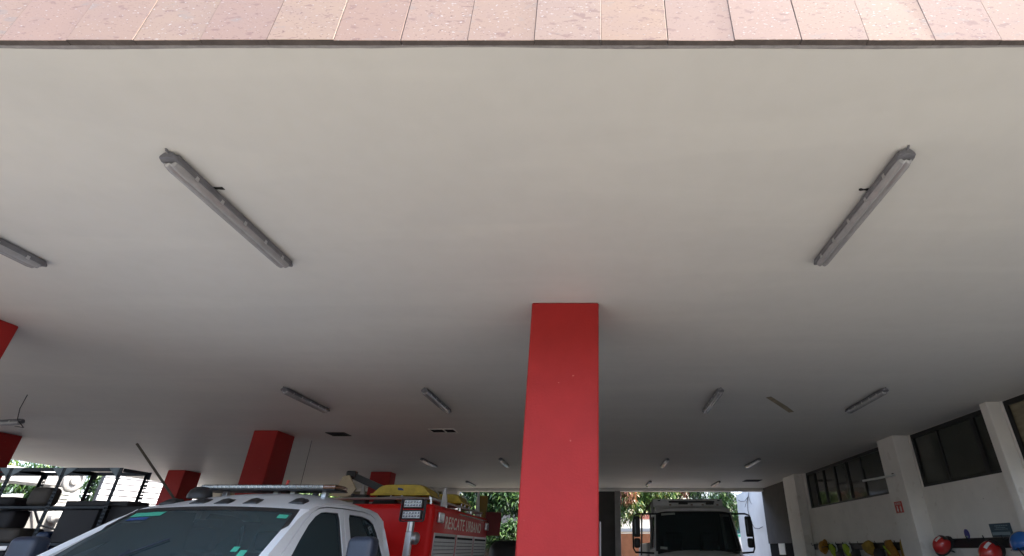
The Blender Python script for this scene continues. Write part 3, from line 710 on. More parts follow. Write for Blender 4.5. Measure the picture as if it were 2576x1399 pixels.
for sx in (-.44, .44):
    for ys, nm in ((5.42, 'front_seat'), (6.55, 'rear_seat')):
        b = MB(); b.box(XC + sx - .26, ys - .45, .75, XC + sx + .26, ys + .05, .98, .06)
        b.hexa([(XC + sx - .25, ys - .02, .98), (XC + sx + .25, ys - .02, .98), (XC + sx + .25, ys + .12, .98), (XC + sx - .25, ys + .12, .98),
                (XC + sx - .22, ys + .14, 1.56), (XC + sx + .22, ys + .14, 1.56), (XC + sx + .22, ys + .24, 1.56), (XC + sx - .22, ys + .24, 1.56)])
        st = b.build(nm, M['seat'], tr)
        rbox('headrest', XC + sx - .14, ys + .15, 1.58, XC + sx + .14, ys + .26, 1.78, .045, M['seat'], st)
rbox('rear_view_mirror', XC - .13, 4.99, 1.76, XC + .13, 5.02, 1.83, .014, M['trim'], tr)
b = MB(); rows = []
for y, z, hw in ((4.28, 1.335, .93), (4.0, 1.325, .93), (3.5, 1.30, .91), (3.0, 1.25, .88), (2.78, 1.19, .85), (2.72, 1.10, .84)):
    rows.append([(XC + q * hw, y + .12 * q * q, z - .04 * abs(q) ** 3 + (.02 if abs(abs(q) - .55) < .06 else 0)) for q in [-1 + 2 * k / 20 for k in range(21)]])
b.grid(rows); b.build('bonnet', M['cab_white'], tr, smooth=True, angle=60, recalc=False)
for s in (-1, 1):
    b = MB(); pts = [(2.85, .62), (2.85, 1.10), (3.05, 1.22), (4.28, 1.29), (4.5, 1.29), (4.5, .62), (4.16, .62)]
    for k in range(9): q = math.pi * k / 8; pts.append((3.70 + .46 * math.cos(q), .60 + .46 * math.sin(q)))
    b.panel(pts, [], lambda y, z: (XC + s * (.99 - .02 * (1.3 - z)), y, z), lambda y, z: (XC + s * .90, y, z)); b.build('wing', M['cab_white'], tr)
    rbox('headlight', XC + s * .77 - .15, 2.70, .82, XC + s * .77 + .15, 2.86, 1.06, .03, M['led'], tr)
b = MB(); b.box(XC - .60, 2.70, .74, XC + .60, 2.84, 1.12, .04)
for k in range(5): b.box(XC - .56, 2.66, .80 + k * .06, XC + .56, 2.70, .825 + k * .06, .005)
b.build('grille', M['chrome'], tr)
rbox('bumper', XC - 1.0, 2.52, .46, XC + 1.0, 2.78, .72, .05, M['chrome'], tr)
for x in (-.86, .86): wheel('wheel', tr, XC + x, 3.70, .41, .25); wheel('wheel', tr, XC + x * 1.06, 9.9, .41, .28)
b = MB(); b.box(XC - .45, 2.9, .42, XC - .35, 11.8, .62); b.box(XC + .35, 2.9, .42, XC + .45, 11.8, .62); b.box(XC - .6, 6.9, .5, XC + .6, 8.2, .86); b.build('chassis', M['black_metal'], tr)
# roof markers, light bar, aerials
for i, (dx, y, dz) in enumerate(((-.64, 5.34, 0), (-.30, 5.26, 0), (-.06, 5.24, 0), (.20, 5.25, 0), (.58, 5.33, 0))):
    z = zed(y) + (.032 + .082 * smoothstep(5.08, 6.0, y)) * (1 - (abs(dx) / .8) ** 3) - .002
    rows = []
    for t in range(7):
        u = t / 6; hgt = .046 * math.sin(math.pi * min(1, u * 1.25 + .12) * .72) + .004; wd = .074 * (1 - .45 * u)
        rows.append([(XC + dx + wd * c_, y - .07 + .17 * u, z + .05 * (u - .4) * .35 + hgt * h_) for c_, h_ in ((-1, -.3), (-.9, .55), (-.5, .95), (0, 1.05), (.5, .95), (.9, .55), (1, -.3))])
    b = MB(); b.grid(rows); n = len(b.v); b.f.append(tuple(range(7))); b.mi.append(0); b.f.append(tuple(n - 7 + k for k in range(7))); b.mi.append(0)
    b.build('roof_marker', M['trim'], tr, smooth=True, angle=50)
lb = rbox('light_bar', XC - .775, 5.80, 2.142, XC + .665, 6.12, 2.158, .007, M['trim'], tr)
rbox('lens', XC - .76, 5.805, 2.1585, XC + .53, 6.11, 2.196, .012, M['lens_clear'], lb)
rbox('end_lens', XC + .532, 5.80, 2.1585, XC + .662, 6.115, 2.195, .012, M['lens_amber'], lb)
b = MB(); b.box(XC - .75, 5.83, 2.197, XC + .65, 6.09, 2.202, .002); b.build('lid', M['trim'], lb)
for k in range(30): 
    b = MB(); x = XC - .745 + k * .042; b.box(x, 5.799, 2.165, x + .033, 5.8045, 2.190, .003); b.build('led_module', M['led_cell'], lb)
for x in (-.56, -.02, .16, .50):
    b = MB(); b.box(XC + x - .025, 5.92, 2.06, XC + x + .025, 5.98, 2.143, .004); b.build('foot', M['clip'], lb)
b = MB(); b.lathe([(.01, .085), (.06, .075), (.095, .045), (.11, .0), (.11, -.03)], (XC - .66, 5.7, 2.085), 'Z', 20); b.build('siren_dome', M['trim'], tr, smooth=True)
b = MB(); b.tube([(XC - .33, 6.6, 2.05), (XC - .30, 6.6, 2.33)], .018, 8); b.build('orange_rod', M['orange'], tr, smooth=True)
b = MB(); b.lathe([(.004, .05), (.015, .045), (.02, .02), (.035, 0), (.035, -.04)], (XC + .12, 6.5, 2.19), 'Z', 12); b.build('aerial_stub', M['trim'], tr, smooth=True)
# mirrors
for s in (-1, 1):
    mo_ = 1.48 if s > 0 else 1.30
    mb = rbox('tow_mirror', XC + s * mo_ - .108, 4.72, 1.22, XC + s * mo_ + .108, 4.90, 1.69, .05, M['mirror_plastic'], tr, 5)
    b = MB(); b.box(XC + s * mo_ - .08, 4.895, 1.36, XC + s * mo_ + .08, 4.905, 1.65, .004); b.build('mirror_glass', M['chrome'], mb)
    b = MB(); b.tube([(XC + s * 1.0, 4.85, 1.33), (XC + s * (mo_ - .08), 4.82, 1.33)], .022, 8); b.tube([(XC + s * 1.0, 4.85, 1.43), (XC + s * (mo_ - .08), 4.82, 1.43)], .022, 8); b.build('arm', M['mirror_plastic'], mb)
# red box body
BX0, BX1, BY0, BY1, BZ1 = -4.67, -2.33, 7.95, 11.95, 2.17
bx = rbox('box_body', BX0, BY0, .80, BX1, BY1, BZ1, .075, M['box_red'], tr, 6)
for s in (1, -1):
    xs = BX1 if s > 0 else BX0
    for i, (y0, y1) in enumerate(((8.12, 9.28), (9.42, 10.60), (10.74, 11.82))):
        b = MB(); o_ = .006
        for (a, c, d, e) in ((y0 - .03, .92, y0, 1.80), (y1, .92, y1 + .03, 1.80), (y0, 1.765, y1, 1.80), (y0, .92, y1, .95)):
            b.box(min(xs, xs + s * .012), a, c, max(xs, xs + s * .012), d, e, .002)
        sh = b.build('shutter', M['chrome'] if i else M['alu'], bx)
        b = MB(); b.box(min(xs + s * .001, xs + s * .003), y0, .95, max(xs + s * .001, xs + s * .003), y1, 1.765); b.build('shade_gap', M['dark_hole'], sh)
        z = 1.735; k = 0
        while z > .98:
            b = MB(); b.box(min(xs + s * .0035, xs + s * .0105), y0 + .004, z - .046, max(xs + s * .0035, xs + s * .0105), y1 - .004, z - .004, .002)
            b.build('slat', M['alu_white'], sh); z -= .05; k += 1
text('lettering', 'RESCATE URBANO', .175, 2.62, (BX1 + .002, 8.62, 1.865), (R(90), 0, R(90)), M['letter'], bx, .001, .007)
for y0, m_ in ((8.14, M['led']), (11.60, M['led'])):
    q = rbox('side_lamp', BX1 + .001, y0, 1.93, BX1 + .045, y0 + .24, 2.07, .014, M['chrome'], bx)
    for k in range(3): rbox('lamp_cell', BX1 + .046, y0 + .02 + k * .07, 1.95, BX1 + .052, y0 + .075 + k * .07, 2.05, .002, m_, q)
b = MB(); b.box(BX1 + .001, 9.4, 2.095, BX1 + .012, 11.88, 2.115, .003); b.build('gutter', M['lens_amber'], bx)
b = MB(); b.box(BX1 + .002, 11.02, 2.055, BX1 + .006, 11.50, 2.09); b.build('side_marker', M['orange'], bx)
b = MB(); b.hexa([(BX1 - .05, 11.96, 1.84), (BX1 + .24, 12.10, 1.84), (BX1 + .22, 12.14, 1.84), (BX1 - .07, 12.0, 1.84), (BX1 - .05, 11.96, 2.29), (BX1 + .24, 12.10, 2.29), (BX1 + .22, 12.14, 2.29), (BX1 - .07, 12.0, 2.29)])
b.build('rear_panel', M['dark_red'], bx)
# roof rack of the box
b = MB()
for x in (BX0 + .12, BX1 - .12): b.tube([(x, 8.1, 2.25), (x, 11.8, 2.25)], .018, 8)
for y in (8.15, 9.0, 9.9, 10.8, 11.7):
    b.tube([(BX0 + .12, y, 2.25), (BX1 - .12, y, 2.25)], .016, 8)
    for x in (BX0 + .12, BX1 - .12): b.tube([(x, y, 2.16), (x, y, 2.25)], .014, 6)
b.build('roof_rack', M['chrome'], tr, smooth=True)
for x, y, h_ in ((BX1 - .06, 8.62, 2.42), (BX1 - .20, 11.7, 2.66), (BX0 + 1.02, 8.55, 2.46)):
    b = MB(); b.hexa([(x - .05, y, 2.172), (x + .05, y, 2.172), (x + .05, y + .05, 2.172), (x - .05, y + .05, 2.172), (x - .03, y, h_), (x + .0, y, h_ + .03), (x + .0, y + .05, h_ + .03), (x - .03, y + .05, h_)])
    b.build('rack_post', M['alu_white'], tr)
# floodlight mast in front of the box
ms = thing('floodlight_mast', 'silver floodlight mast with two square LED panels between white cab and red box', 'floodlight', (-2.48, 7.5, .8))
b = MB(); b.box(-2.52, 7.46, .80, -2.44, 7.54, 1.80, .008); b.build('mast_tube', M['chrome'], ms)
b = MB(); b.tube([(-2.48, 7.5, 1.80), (-2.48, 7.5, 1.915)], .045, 14); b.build('collar', M['chrome'], ms, smooth=True)
b = MB(); b.lathe([(.005, .08), (.05, .075), (.075, .05), (.075, 0)], (-2.44, 7.55, 1.72), 'X', 16); b.build('clamp_knob', M['chrome'], ms, smooth=True)
b = MB()
for x in (-2.635, -2.325): b.box(x - .008, 7.47, 1.93, x + .008, 7.53, 2.19, .003)
b.box(-2.63, 7.47, 1.915, -2.33, 7.53, 1.93, .003); b.build('bracket', M['black_metal'], ms)
for z in (1.94, 2.075):
    hd = rbox('flood_head', -2.61, 7.46, z, -2.35, 7.54, z + .118, .012, M['black_metal'], ms)
    b = MB(); b.box(-2.595, 7.452, z + .016, -2.365, 7.4605, z + .102, .003); b.build('lens', M['led'], hd)
    for r_ in range(2):
        for k in range(6):
            b = MB(); b.lathe([(.014, 0), (.010, -.004), (.003, -.005)], (-2.577 + k * .0385, 7.4515, z + .040 + r_ * .040), 'Y', 8); b.build('led', M['led_cell'], hd)
# folding crane arm with a tan guard
ar = thing('folding_arm', 'black folding crane arm with tan trapezoid guard plate on the truck box', 'crane arm', (-3.9, 8.3, 2.17))
b = MB(); pl = [(-4.07, 2.30), (-3.99, 2.34), (-3.89, 2.575), (-3.80, 2.59), (-3.66, 2.40), (-3.70, 2.32), (-3.78, 2.29)]
b.prism(pl, lambda x, z: (x, 8.30, z), lambda x, z: (x, 8.34, z)); b.build('guard_plate', M['tan'], ar)
b = MB(); b.box(-3.88, 8.345, 2.56, -3.73, 8.45, 2.66, .015); b.build('knuckle', M['black_metal'], ar)
b = MB(); b.hexa([(-3.82, 8.38, 2.56), (-3.24, 8.38, 2.33), (-3.24, 8.48, 2.33), (-3.82, 8.48, 2.56), (-3.79, 8.38, 2.645), (-3.21, 8.38, 2.42), (-3.21, 8.48, 2.42), (-3.79, 8.48, 2.645)]); b.build('beam', M['black_metal'], ar)
b = MB(); b.hexa([(-3.30, 8.37, 2.40), (-3.17, 8.37, 2.37), (-3.17, 8.49, 2.37), (-3.30, 8.49, 2.40), (-3.42, 8.37, 2.172), (-3.02, 8.37, 2.172), (-3.02, 8.49, 2.172), (-3.42, 8.49, 2.172)]); b.build('pedestal', M['trim'], ar)
b = MB(); b.box(-3.66, 8.28, 2.172, -3.46, 8.42, 2.32, .02); b.box(-3.70, 8.27, 2.24, -3.66, 8.35, 2.33, .01); b.build('motor', M['trim'], ar)
b = MB(); b.tube([(-3.80, 8.34, 2.58), (-3.74, 8.33, 2.50), (-3.77, 8.33, 2.43), (-3.68, 8.33, 2.38)], .007, 5); b.build('hose', M['wire'], ar)
# two-piece rescue baskets, hull up
def basket(x, y0, L, wd, label, z0=2.31):
    t = thing('rescue_basket', label, 'stretcher', (x, y0, 2.27), 'yellow basket stretchers on the truck roof')
    b = MB(); rows = []; N = 9
    for i in range(N):
        u = i / (N - 1); tap = 1 - .16 * u; e = 1 if 0 < i < N - 1 else .86
        rows.append([])
        for k in range(17):
            q = -1 + 2 * k / 16; pz = (1 - abs(q) ** 6) ** .62
            lip = .05 if abs(q) > .99 else 0
            rows[-1].append((x + q * (wd / 2 + lip * .6) * tap * (1 if pz < .05 else .97), y0 + u * L, z0 + .155 * pz * e * (1 - .2 * u)))
    b.grid(rows); n = len(b.v); b.f.append(tuple(range(17))); b.mi.append(0); b.f.append(tuple(n - 17 + k for k in range(17))); b.mi.append(0)
    b.build('hull', M['yellow'], t, smooth=True, angle=50)
    b = MB(); rim = [(x - wd / 2 - .03, y0 - .03), (x + wd / 2 + .03, y0 - .03), (x + (wd / 2 + .02) * .84, y0 + L + .02), (x - (wd / 2 + .02) * .84, y0 + L + .02), (x - wd / 2 - .03, y0 - .03)]
    b.tube([(p[0], p[1], z0) for p in rim], .014, 8); b.build('rim_rail', M['yellow'], t, smooth=True)
    for xx, yy in ((x - .13, y0 - .02), (x + .03, y0 - .02), (x + wd / 2, y0 + .12), (x + wd / 2 - .02, y0 + .45), (x + wd / 2 - .05, y0 + L - .1), (x - wd / 2, y0 + .3)):
        b = MB(); b.tube([(xx, yy, z0), (xx - .01, yy, z0 - .05)], .010, 6); b.build('rail_leg', M['chrome'], t)
    b = MB(); b.tube([(x - wd / 2, y0 - .02, z0 - .055), (x - .1, y0 - .025, z0 - .04), (x + .12, y0 - .025, z0 - .04), (x + wd / 2 - .02, y0, z0 - .05), (x + wd / 2 - .05, y0 + L, z0 - .05)], .012, 6); b.build('lower_rail', M['chrome'], t, smooth=True)
    b = MB(); b.tube([(x + wd * .1, y0 + L * .55, z0 + .15), (x + wd * .33, y0 + L * .58, z0 + .15), (x + wd * .46, y0 + L * .60, z0 + .07), (x + wd * .48, y0 + L * .62, z0)], .012, 6); b.build('hoop', M['chrome'], t, smooth=True)
    return t
bk = basket(-2.93, 8.20, 1.05, .80, 'yellow rescue basket lying hull up, nearest on the truck box, small blue print')
b = MB(); b.hexa([(-2.98, 8.194, 2.37), (-2.89, 8.194, 2.365), (-2.89, 8.1995, 2.365), (-2.98, 8.1995, 2.37), (-2.99, 8.194, 2.405), (-2.92, 8.194, 2.395), (-2.92, 8.1995, 2.395), (-2.99, 8.1995, 2.405)]); b.build('print', M['blue_mark'], bk)
basket(-2.72, 9.72, 1.0, .62, 'mustard rescue basket behind the white rack post on the truck box')
# spine board standing at the rear
b = MB(); pts = [(-2.54, 2.0), (-2.44, 1.98), (-2.40, 2.50), (-2.42, 2.62), (-2.64, 2.62), (-2.65, 2.50)]
b.prism(pts, lambda x, z: (x, 12.05, z), lambda x, z: (x, 12.10, z)); tag(b.build('spine_board', M['mustard']), 'mustard board standing upright behind the red truck box', 'board')

# ------------------------------------------------------------------ metal shelving at the left
sh = thing('shelf_rack', 'tall slotted steel shelf rack with clutter, at the left before the opening', 'shelf rack', (-6.65, 6.95, 0))
SX = (-7.96, -7.306, -6.651, -5.949); SY = (6.73, 7.19)
for x in SX:
    for y in SY:
        p = MB(); a = .045; th = .003; sy = 1 if y == SY[0] else -1
        y0, y1 = (y, y + th) if sy > 0 else (y - th, y)
        if x > -7.5:
            holes = []; z = 1.50
            while z < 2.42:
                for hx in (.012, .032): holes.append([(x + hx - .006, z), (x + hx + .006, z), (x + hx + .006, z + .022), (x + hx - .006, z + .022)])
                z += .040
            p.panel([(x, 1.4), (x + a, 1.4), (x + a, 2.49), (x, 2.49)], holes, lambda u, z: (u, y0, z), lambda u, z: (u, y1, z))
            p.box(x, y0, 0, x + a, y1, 1.399)
        else: p.box(x, y0, 0, x + a, y1, 2.49)
        yy = (y1, y1 + a) if sy > 0 else (y0 - a, y0)
        p.box(x, yy[0], 0, x + th, yy[1], 2.49)
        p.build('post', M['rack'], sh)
for z, gus in ((2.46, 1), (2.055, 0), (1.66, 0), (1.2, 0), (.7, 0), (.2, 0)):
    for x0, x1 in zip(SX, SX[1:]):
        b = MB()
        if z == 2.46:      # open top: rails only
            b.box(x0 + .05, SY[0] + .004, z - .012, x1 - .002, SY[0] + .016, z + .03); b.box(x0 + .05, SY[1] - .016, z - .012, x1 - .002, SY[1] - .004, z + .03)
            b.box(x0 + .01, SY[0] + .05, z - .012, x0 + .022, SY[1] - .05, z + .03); b.box(x1 + .01, SY[0] + .05, z - .012, x1 + .022, SY[1] - .05, z + .028)
        else:
            b.box(x0 + .047, SY[0] + .004, z - .03, x1 - .002, SY[1] - .004, z, .003)
        b.build('shelf', M['rack'], sh)
    if gus:
        for x in SX[1:]:
            for s in (-1, 1):
                if x == SX[-1] and s > 0: continue
                b = MB(); xx = x if s < 0 else x + .045
                b.prism([(xx, 2.49), (xx + s * .13, 2.49), (xx + s * .09, 2.45), (xx + s * .02, 2.40), (xx, 2.36)], lambda u, z: (u, SY[0] - .004, z), lambda u, z: (u, SY[0] - .0005, z)); b.build('gusset', M['zinc'], sh)
def blob(name, x0, y0, z0, x1, y1, z1, m, r, label, cat): return tag(rbox(name, x0, y0, z0, x1, y1, z1, r, m, None, 5), label, cat)
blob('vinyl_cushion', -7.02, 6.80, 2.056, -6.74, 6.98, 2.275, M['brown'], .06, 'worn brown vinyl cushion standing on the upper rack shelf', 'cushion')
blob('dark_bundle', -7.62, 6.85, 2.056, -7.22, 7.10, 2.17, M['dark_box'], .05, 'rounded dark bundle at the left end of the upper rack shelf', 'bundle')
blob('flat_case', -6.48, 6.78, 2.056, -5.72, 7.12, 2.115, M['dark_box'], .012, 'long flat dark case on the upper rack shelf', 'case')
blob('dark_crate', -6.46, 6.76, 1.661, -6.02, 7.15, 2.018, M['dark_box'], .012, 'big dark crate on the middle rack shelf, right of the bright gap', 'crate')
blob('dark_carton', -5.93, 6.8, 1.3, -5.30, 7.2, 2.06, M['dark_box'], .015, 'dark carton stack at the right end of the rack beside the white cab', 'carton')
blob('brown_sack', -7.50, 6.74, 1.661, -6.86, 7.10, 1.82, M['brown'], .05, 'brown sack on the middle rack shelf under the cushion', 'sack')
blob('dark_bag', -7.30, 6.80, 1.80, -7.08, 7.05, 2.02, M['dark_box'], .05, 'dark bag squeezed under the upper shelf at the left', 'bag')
blob('haze_blue_lump', -6.84, 6.66, 1.20, -6.40, 7.0, 1.655, M['navy'], .09, 'tarp-like navy lump on the lower rack shelf, blue haze painted in', 'tarp')
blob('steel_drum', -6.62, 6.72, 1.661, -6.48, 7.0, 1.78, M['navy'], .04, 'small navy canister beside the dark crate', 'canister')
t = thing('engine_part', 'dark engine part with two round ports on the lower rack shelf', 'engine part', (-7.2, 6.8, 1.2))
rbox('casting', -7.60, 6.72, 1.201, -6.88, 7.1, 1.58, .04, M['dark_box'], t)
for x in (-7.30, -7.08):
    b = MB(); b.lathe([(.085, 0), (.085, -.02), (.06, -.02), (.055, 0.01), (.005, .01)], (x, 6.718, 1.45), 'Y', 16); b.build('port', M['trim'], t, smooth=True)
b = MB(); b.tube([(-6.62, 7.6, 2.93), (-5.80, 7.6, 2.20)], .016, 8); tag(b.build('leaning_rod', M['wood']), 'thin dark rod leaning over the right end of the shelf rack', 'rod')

# ------------------------------------------------------------------ grey truck at the far end
T = (2.52, 15.0, 0)
t2 = thing('grey_truck', 'dusty grey-white truck with a bonnet, facing the camera at the far end', 'truck', T)
X2 = 2.52
def half2(z): return 1.10 - (z - 1.5) * .085
def sm2(s, i): return lambda y, z: (X2 + s * (half2(z) - i), y, z)
for s in (-1, 1):
    dp = [(14.62, .9), (14.62, 1.50), (15.02, 2.42), (15.10, 2.50), (16.18, 2.52), (16.2, .9)]; wp = [(14.76, 1.62), (15.10, 2.36), (15.98, 2.40), (16.02, 1.58)]
    b = MB(); b.panel(dp, [wp], sm2(s, 0), sm2(s, .07)); d = b.build('cab_door', M['truck_grey'], t2)
    b = MB(); b.panel(offs(wp, .01), [], sm2(s, .03), sm2(s, .036)); b.build('window_pane', M['clear_glass'], d)
    b = MB(); b.panel(offs(wp, .02), [offs(wp, -.05)], sm2(s, -.004), sm2(s, .02)); b.build('window_seal', M['trim'], d)
def ws2(q, t):
    y = 14.60 + .44 * t; z = 1.525 + .935 * t; hw = 1.075 - .085 * t
    return (X2 + q * hw, y - (.16 - .05 * t) * (1 - q * q), z + (.035 * (1 - q * q) if t > .5 else -.05 * (1 - q * q) + .02))
b = MB(); b.grid([[ws2(-1 + 2 * k / 16, .03 + .94 * i / 8) for k in range(17)] for i in range(9)]); w2 = b.build('windscreen', M['dark_screen'], t2, smooth=True, recalc=False)
b = MB()
def sh2(p, d): return (p[0], p[1] - d * .9, p[2] + d * .4)
for t0, t1 in ((0.0, .06), (.93, 1.0)): b.grid([[sh2(ws2(-1 + 2 * k / 16, t), .006) for k in range(17)] for t in (t0, t1)])
for s in (-1, 1): b.grid([[sh2(ws2(s * q, i / 8), .006) for q in (.94, 1.0)] for i in range(9)])
b.build('windscreen_seal', M['trim'], w2, recalc=False)
for s in (-1, 1):
    b = MB(); rows = []
    for i in range(7):
        a = Vector(ws2(s, i / 6)); c = Vector((X2 + s * half2(a.z), a.y + .04, a.z))
        rows.append([a + Vector((0, .06, 0)), a, a + Vector((s * .02, -.02, .0)), c, c + Vector((-s * .01, .07, 0))])
    b.grid(rows); b.build('pillar', M['truck_grey'], t2, smooth=True, angle=60)
for q0, q1, t0, t1 in ((-.86, -.50, .90, .955), (-.90, -.74, .06, .12)):
    b = MB(); b.grid([[sh2(ws2(q0 + (q1 - q0) * k / 4, t0 + (t1 - t0) * i / 2), .008) for k in range(5)] for i in range(3)]); b.build('sticker', M['sticker_w'], w2, recalc=False)
b = MB(); rows = []
for y, z, sc_ in ((14.98, 2.44, .97), (14.99, 2.50, .97), (15.10, 2.535, .975), (15.4, 2.56, .98), (16.1, 2.56, .98), (16.25, 2.53, .97)):
    rows.append([(X2 + q * half2(z) * sc_, y - (.12 * (1 - q * q) if y < 15.2 else 0), z + .05 * (1 - q ** 4)) for q in [-1 + 2 * k / 16 for k in range(17)]])
b.grid(rows); b.build('cab_roof', M['truck_grey'], t2, smooth=True, angle=60, recalc=False)
b = MB(); b.box(X2 - 1.06, 16.2, .9, X2 + 1.06, 16.27, 2.52, .02); b.build('cab_back', M['trim'], t2)
b = MB(); b.box(X2 - 1.0, 14.7, .9, X2 + 1.0, 16.2, 1.0); b.box(X2 - 1.02, 14.62, 1.2, X2 + 1.02, 14.95, 1.47, .05); b.build('dashboard', M['dash'], t2)
for sx in (-.5, .5):
    b = MB(); b.box(X2 + sx - .25, 15.5, 1.0, X2 + sx + .25, 15.72, 2.0, .06); b.build('seat', M['seat'], t2)
b = MB(); b.tube([(X2 + .5 + .22 * math.cos(a), 15.1 + .08 * math.sin(a), 1.55 + .18 * math.sin(a)) for a in [2 * math.pi * k / 20 for k in range(21)]], .016, 6, False); b.build('steering_wheel', M['trim'], t2)
b = MB(); b.hexa([(X2 - 1.0, 14.90, 2.475), (X2 + .98, 14.90, 2.475), (X2 + .98, 15.2, 2.50), (X2 - 1.0, 15.2, 2.50), (X2 - 1.0, 15.13, 2.63), (X2 + .84, 15.13, 2.63), (X2 + .84, 15.2, 2.63), (X2 - 1.0, 15.2, 2.63)]); b.build('roof_fairing', M['truck_grey'], t2)
# equipment head board above the cab roof
hb = rbox('head_board', X2 - 1.03, 15.16, 2.60, X2 + .85, 15.28, 2.80, .02, M['truck_grey'], t2)
b = MB(); b.box(X2 - .62, 15.10, 2.705, X2 + .62, 15.16, 2.745, .012); b.box(X2 - .36, 15.12, 2.66, X2 - .10, 15.158, 2.703, .01); b.box(X2 + .38, 15.12, 2.655, X2 + .60, 15.158, 2.703, .01); b.build('black_strip', M['trim'], hb)
for x in (-.58, 0.0, .30, .70): rbox('marker_lamp', X2 + x - .03, 15.135, 2.635, X2 + x + .03, 15.159, 2.665, .006, M['lens_amber'], hb)
for x in (-.88, .74): rbox('marker_lamp', X2 + x - .035, 15.135, 2.745, X2 + x + .035, 15.159, 2.775, .006, M['trim'], hb)
b = MB(); b.tube([(X2 - .02, 15.22, 2.79), (X2 - .02, 15.22, 2.90), (X2 + .03, 15.22, 2.95), (X2 + .08, 15.22, 2.90), (X2 + .08, 15.22, 2.79)], .012, 6); b.build('hook', M['black_metal'], hb, smooth=True)
b = MB(); b.hexa([(X2 - 1.10, 15.3, 2.42), (X2 - 1.02, 15.3, 2.42), (X2 - 1.02, 15.36, 2.42), (X2 - 1.10, 15.36, 2.42), (X2 - 1.10, 15.3, 2.66), (X2 - 1.03, 15.3, 2.80), (X2 - 1.03, 15.36, 2.80), (X2 - 1.10, 15.36, 2.66)]); b.build('side_plate', M['boom'], t2)
b = MB(); b.tube([(X2 - 1.08, 15.3, 2.72), (X2 - 1.22, 15.25, 2.55), (X2 - 1.36, 15.2, 2.38), (X2 - 1.38, 15.1, 2.0), (X2 - 1.42, 15.0, 1.45)], .022, 8); b.build('grab_rail', M['wood'], t2, smooth=True)
# bonnet and nose
b = MB(); rows = []
for y, z, hw in ((14.66, 1.555, 1.08), (14.3, 1.54, 1.06), (13.6, 1.48, .98), (13.0, 1.33, .90), (12.85, 1.22, .88), (12.8, .8, .88)):
    rows.append([(X2 + q * hw, y + .16 * q * q * (y < 14), z - .11 * abs(q) ** 2.5 + .02) for q in [-1 + 2 * k / 20 for k in range(21)]])
b.grid(rows); b.build('bonnet', M['truck_grey'], t2, smooth=True, angle=60, recalc=False)
b = MB(); rows = []
for s in (-1, 1):
    b.panel([(12.9, .7), (12.95, 1.15), (14.6, 1.38), (14.62, .7)] + [(13.75 + .55 * math.cos(math.pi * k / 8), .7 + .5 * math.sin(math.pi * k / 8)) for k in range(1, 8)], [], lambda y, z: (X2 + s * (1.12 - (14.6 - y) * .08), y, z), lambda y, z: (X2 + s * .85, y, z))
b.build('wing', M['truck_grey'], t2)
b = MB(); b.box(X2 - .5, 12.74, .75, X2 + .5, 12.80, 1.2, .02); b.build('grille', M['chrome'], t2)
for s in (-1, 1): rbox('headlight', X2 + s * .7 - .14, 12.8, .85, X2 + s * .7 + .14, 12.92, 1.05, .03, M['led'], t2)
rbox('bumper', X2 - 1.1, 12.55, .45, X2 + 1.1, 12.8, .72, .04, M['chrome'], t2)
rbox('cowl_vent', X2 - .03, 14.25, 1.535, X2 + .30, 14.36, 1.575, .012, M['trim'], t2)
for x in (-.98, .98): wheel('wheel', t2, X2 + x, 13.75, .5, .28); wheel('wheel', t2, X2 + x, 18.3, .5, .3)
b = MB(); b.box(X2 - .45, 12.9, .6, X2 - .33, 19.6, .85); b.box(X2 + .33, 12.9, .6, X2 + .45, 19.6, .85); b.build('chassis', M['black_metal'], t2)
b = MB(); b.box(X2 - 1.15, 16.6, .9, X2 + 1.15, 19.8, 1.75, .03); b.build('flat_bed', M['truck_grey'], t2)
for s in (-1, 1):
    xm = X2 + (1.41 if s > 0 else -1.52)
    mo = rbox('mirror', xm - .085, 14.86, 1.87, xm + .085, 14.95, 2.36, .035, M['trim'], t2)
    rbox('small_mirror', xm - .08, 14.85, 1.62, xm + .08, 14.95, 1.845, .045, M['trim'], mo)
    b = MB(); b.tube([(X2 + s * 1.0, 14.98, 2.42), (xm - s * .05, 14.95, 2.42), (xm + s * .06, 14.95, 2.38), (xm + s * .10, 14.95, 2.2), (xm + s * .10, 14.95, 1.62), (xm + s * .05, 14.93, 1.52), (X2 + s * 1.1, 14.8, 1.50)], .022, 8); b.build('mirror_frame', M['black_metal'], mo, smooth=True)
    b = MB(); b.box(xm - .06, 14.848, 1.94, xm - .025, 14.8595, 2.28, .004); b.build('mirror_edge', M['zinc'], mo)

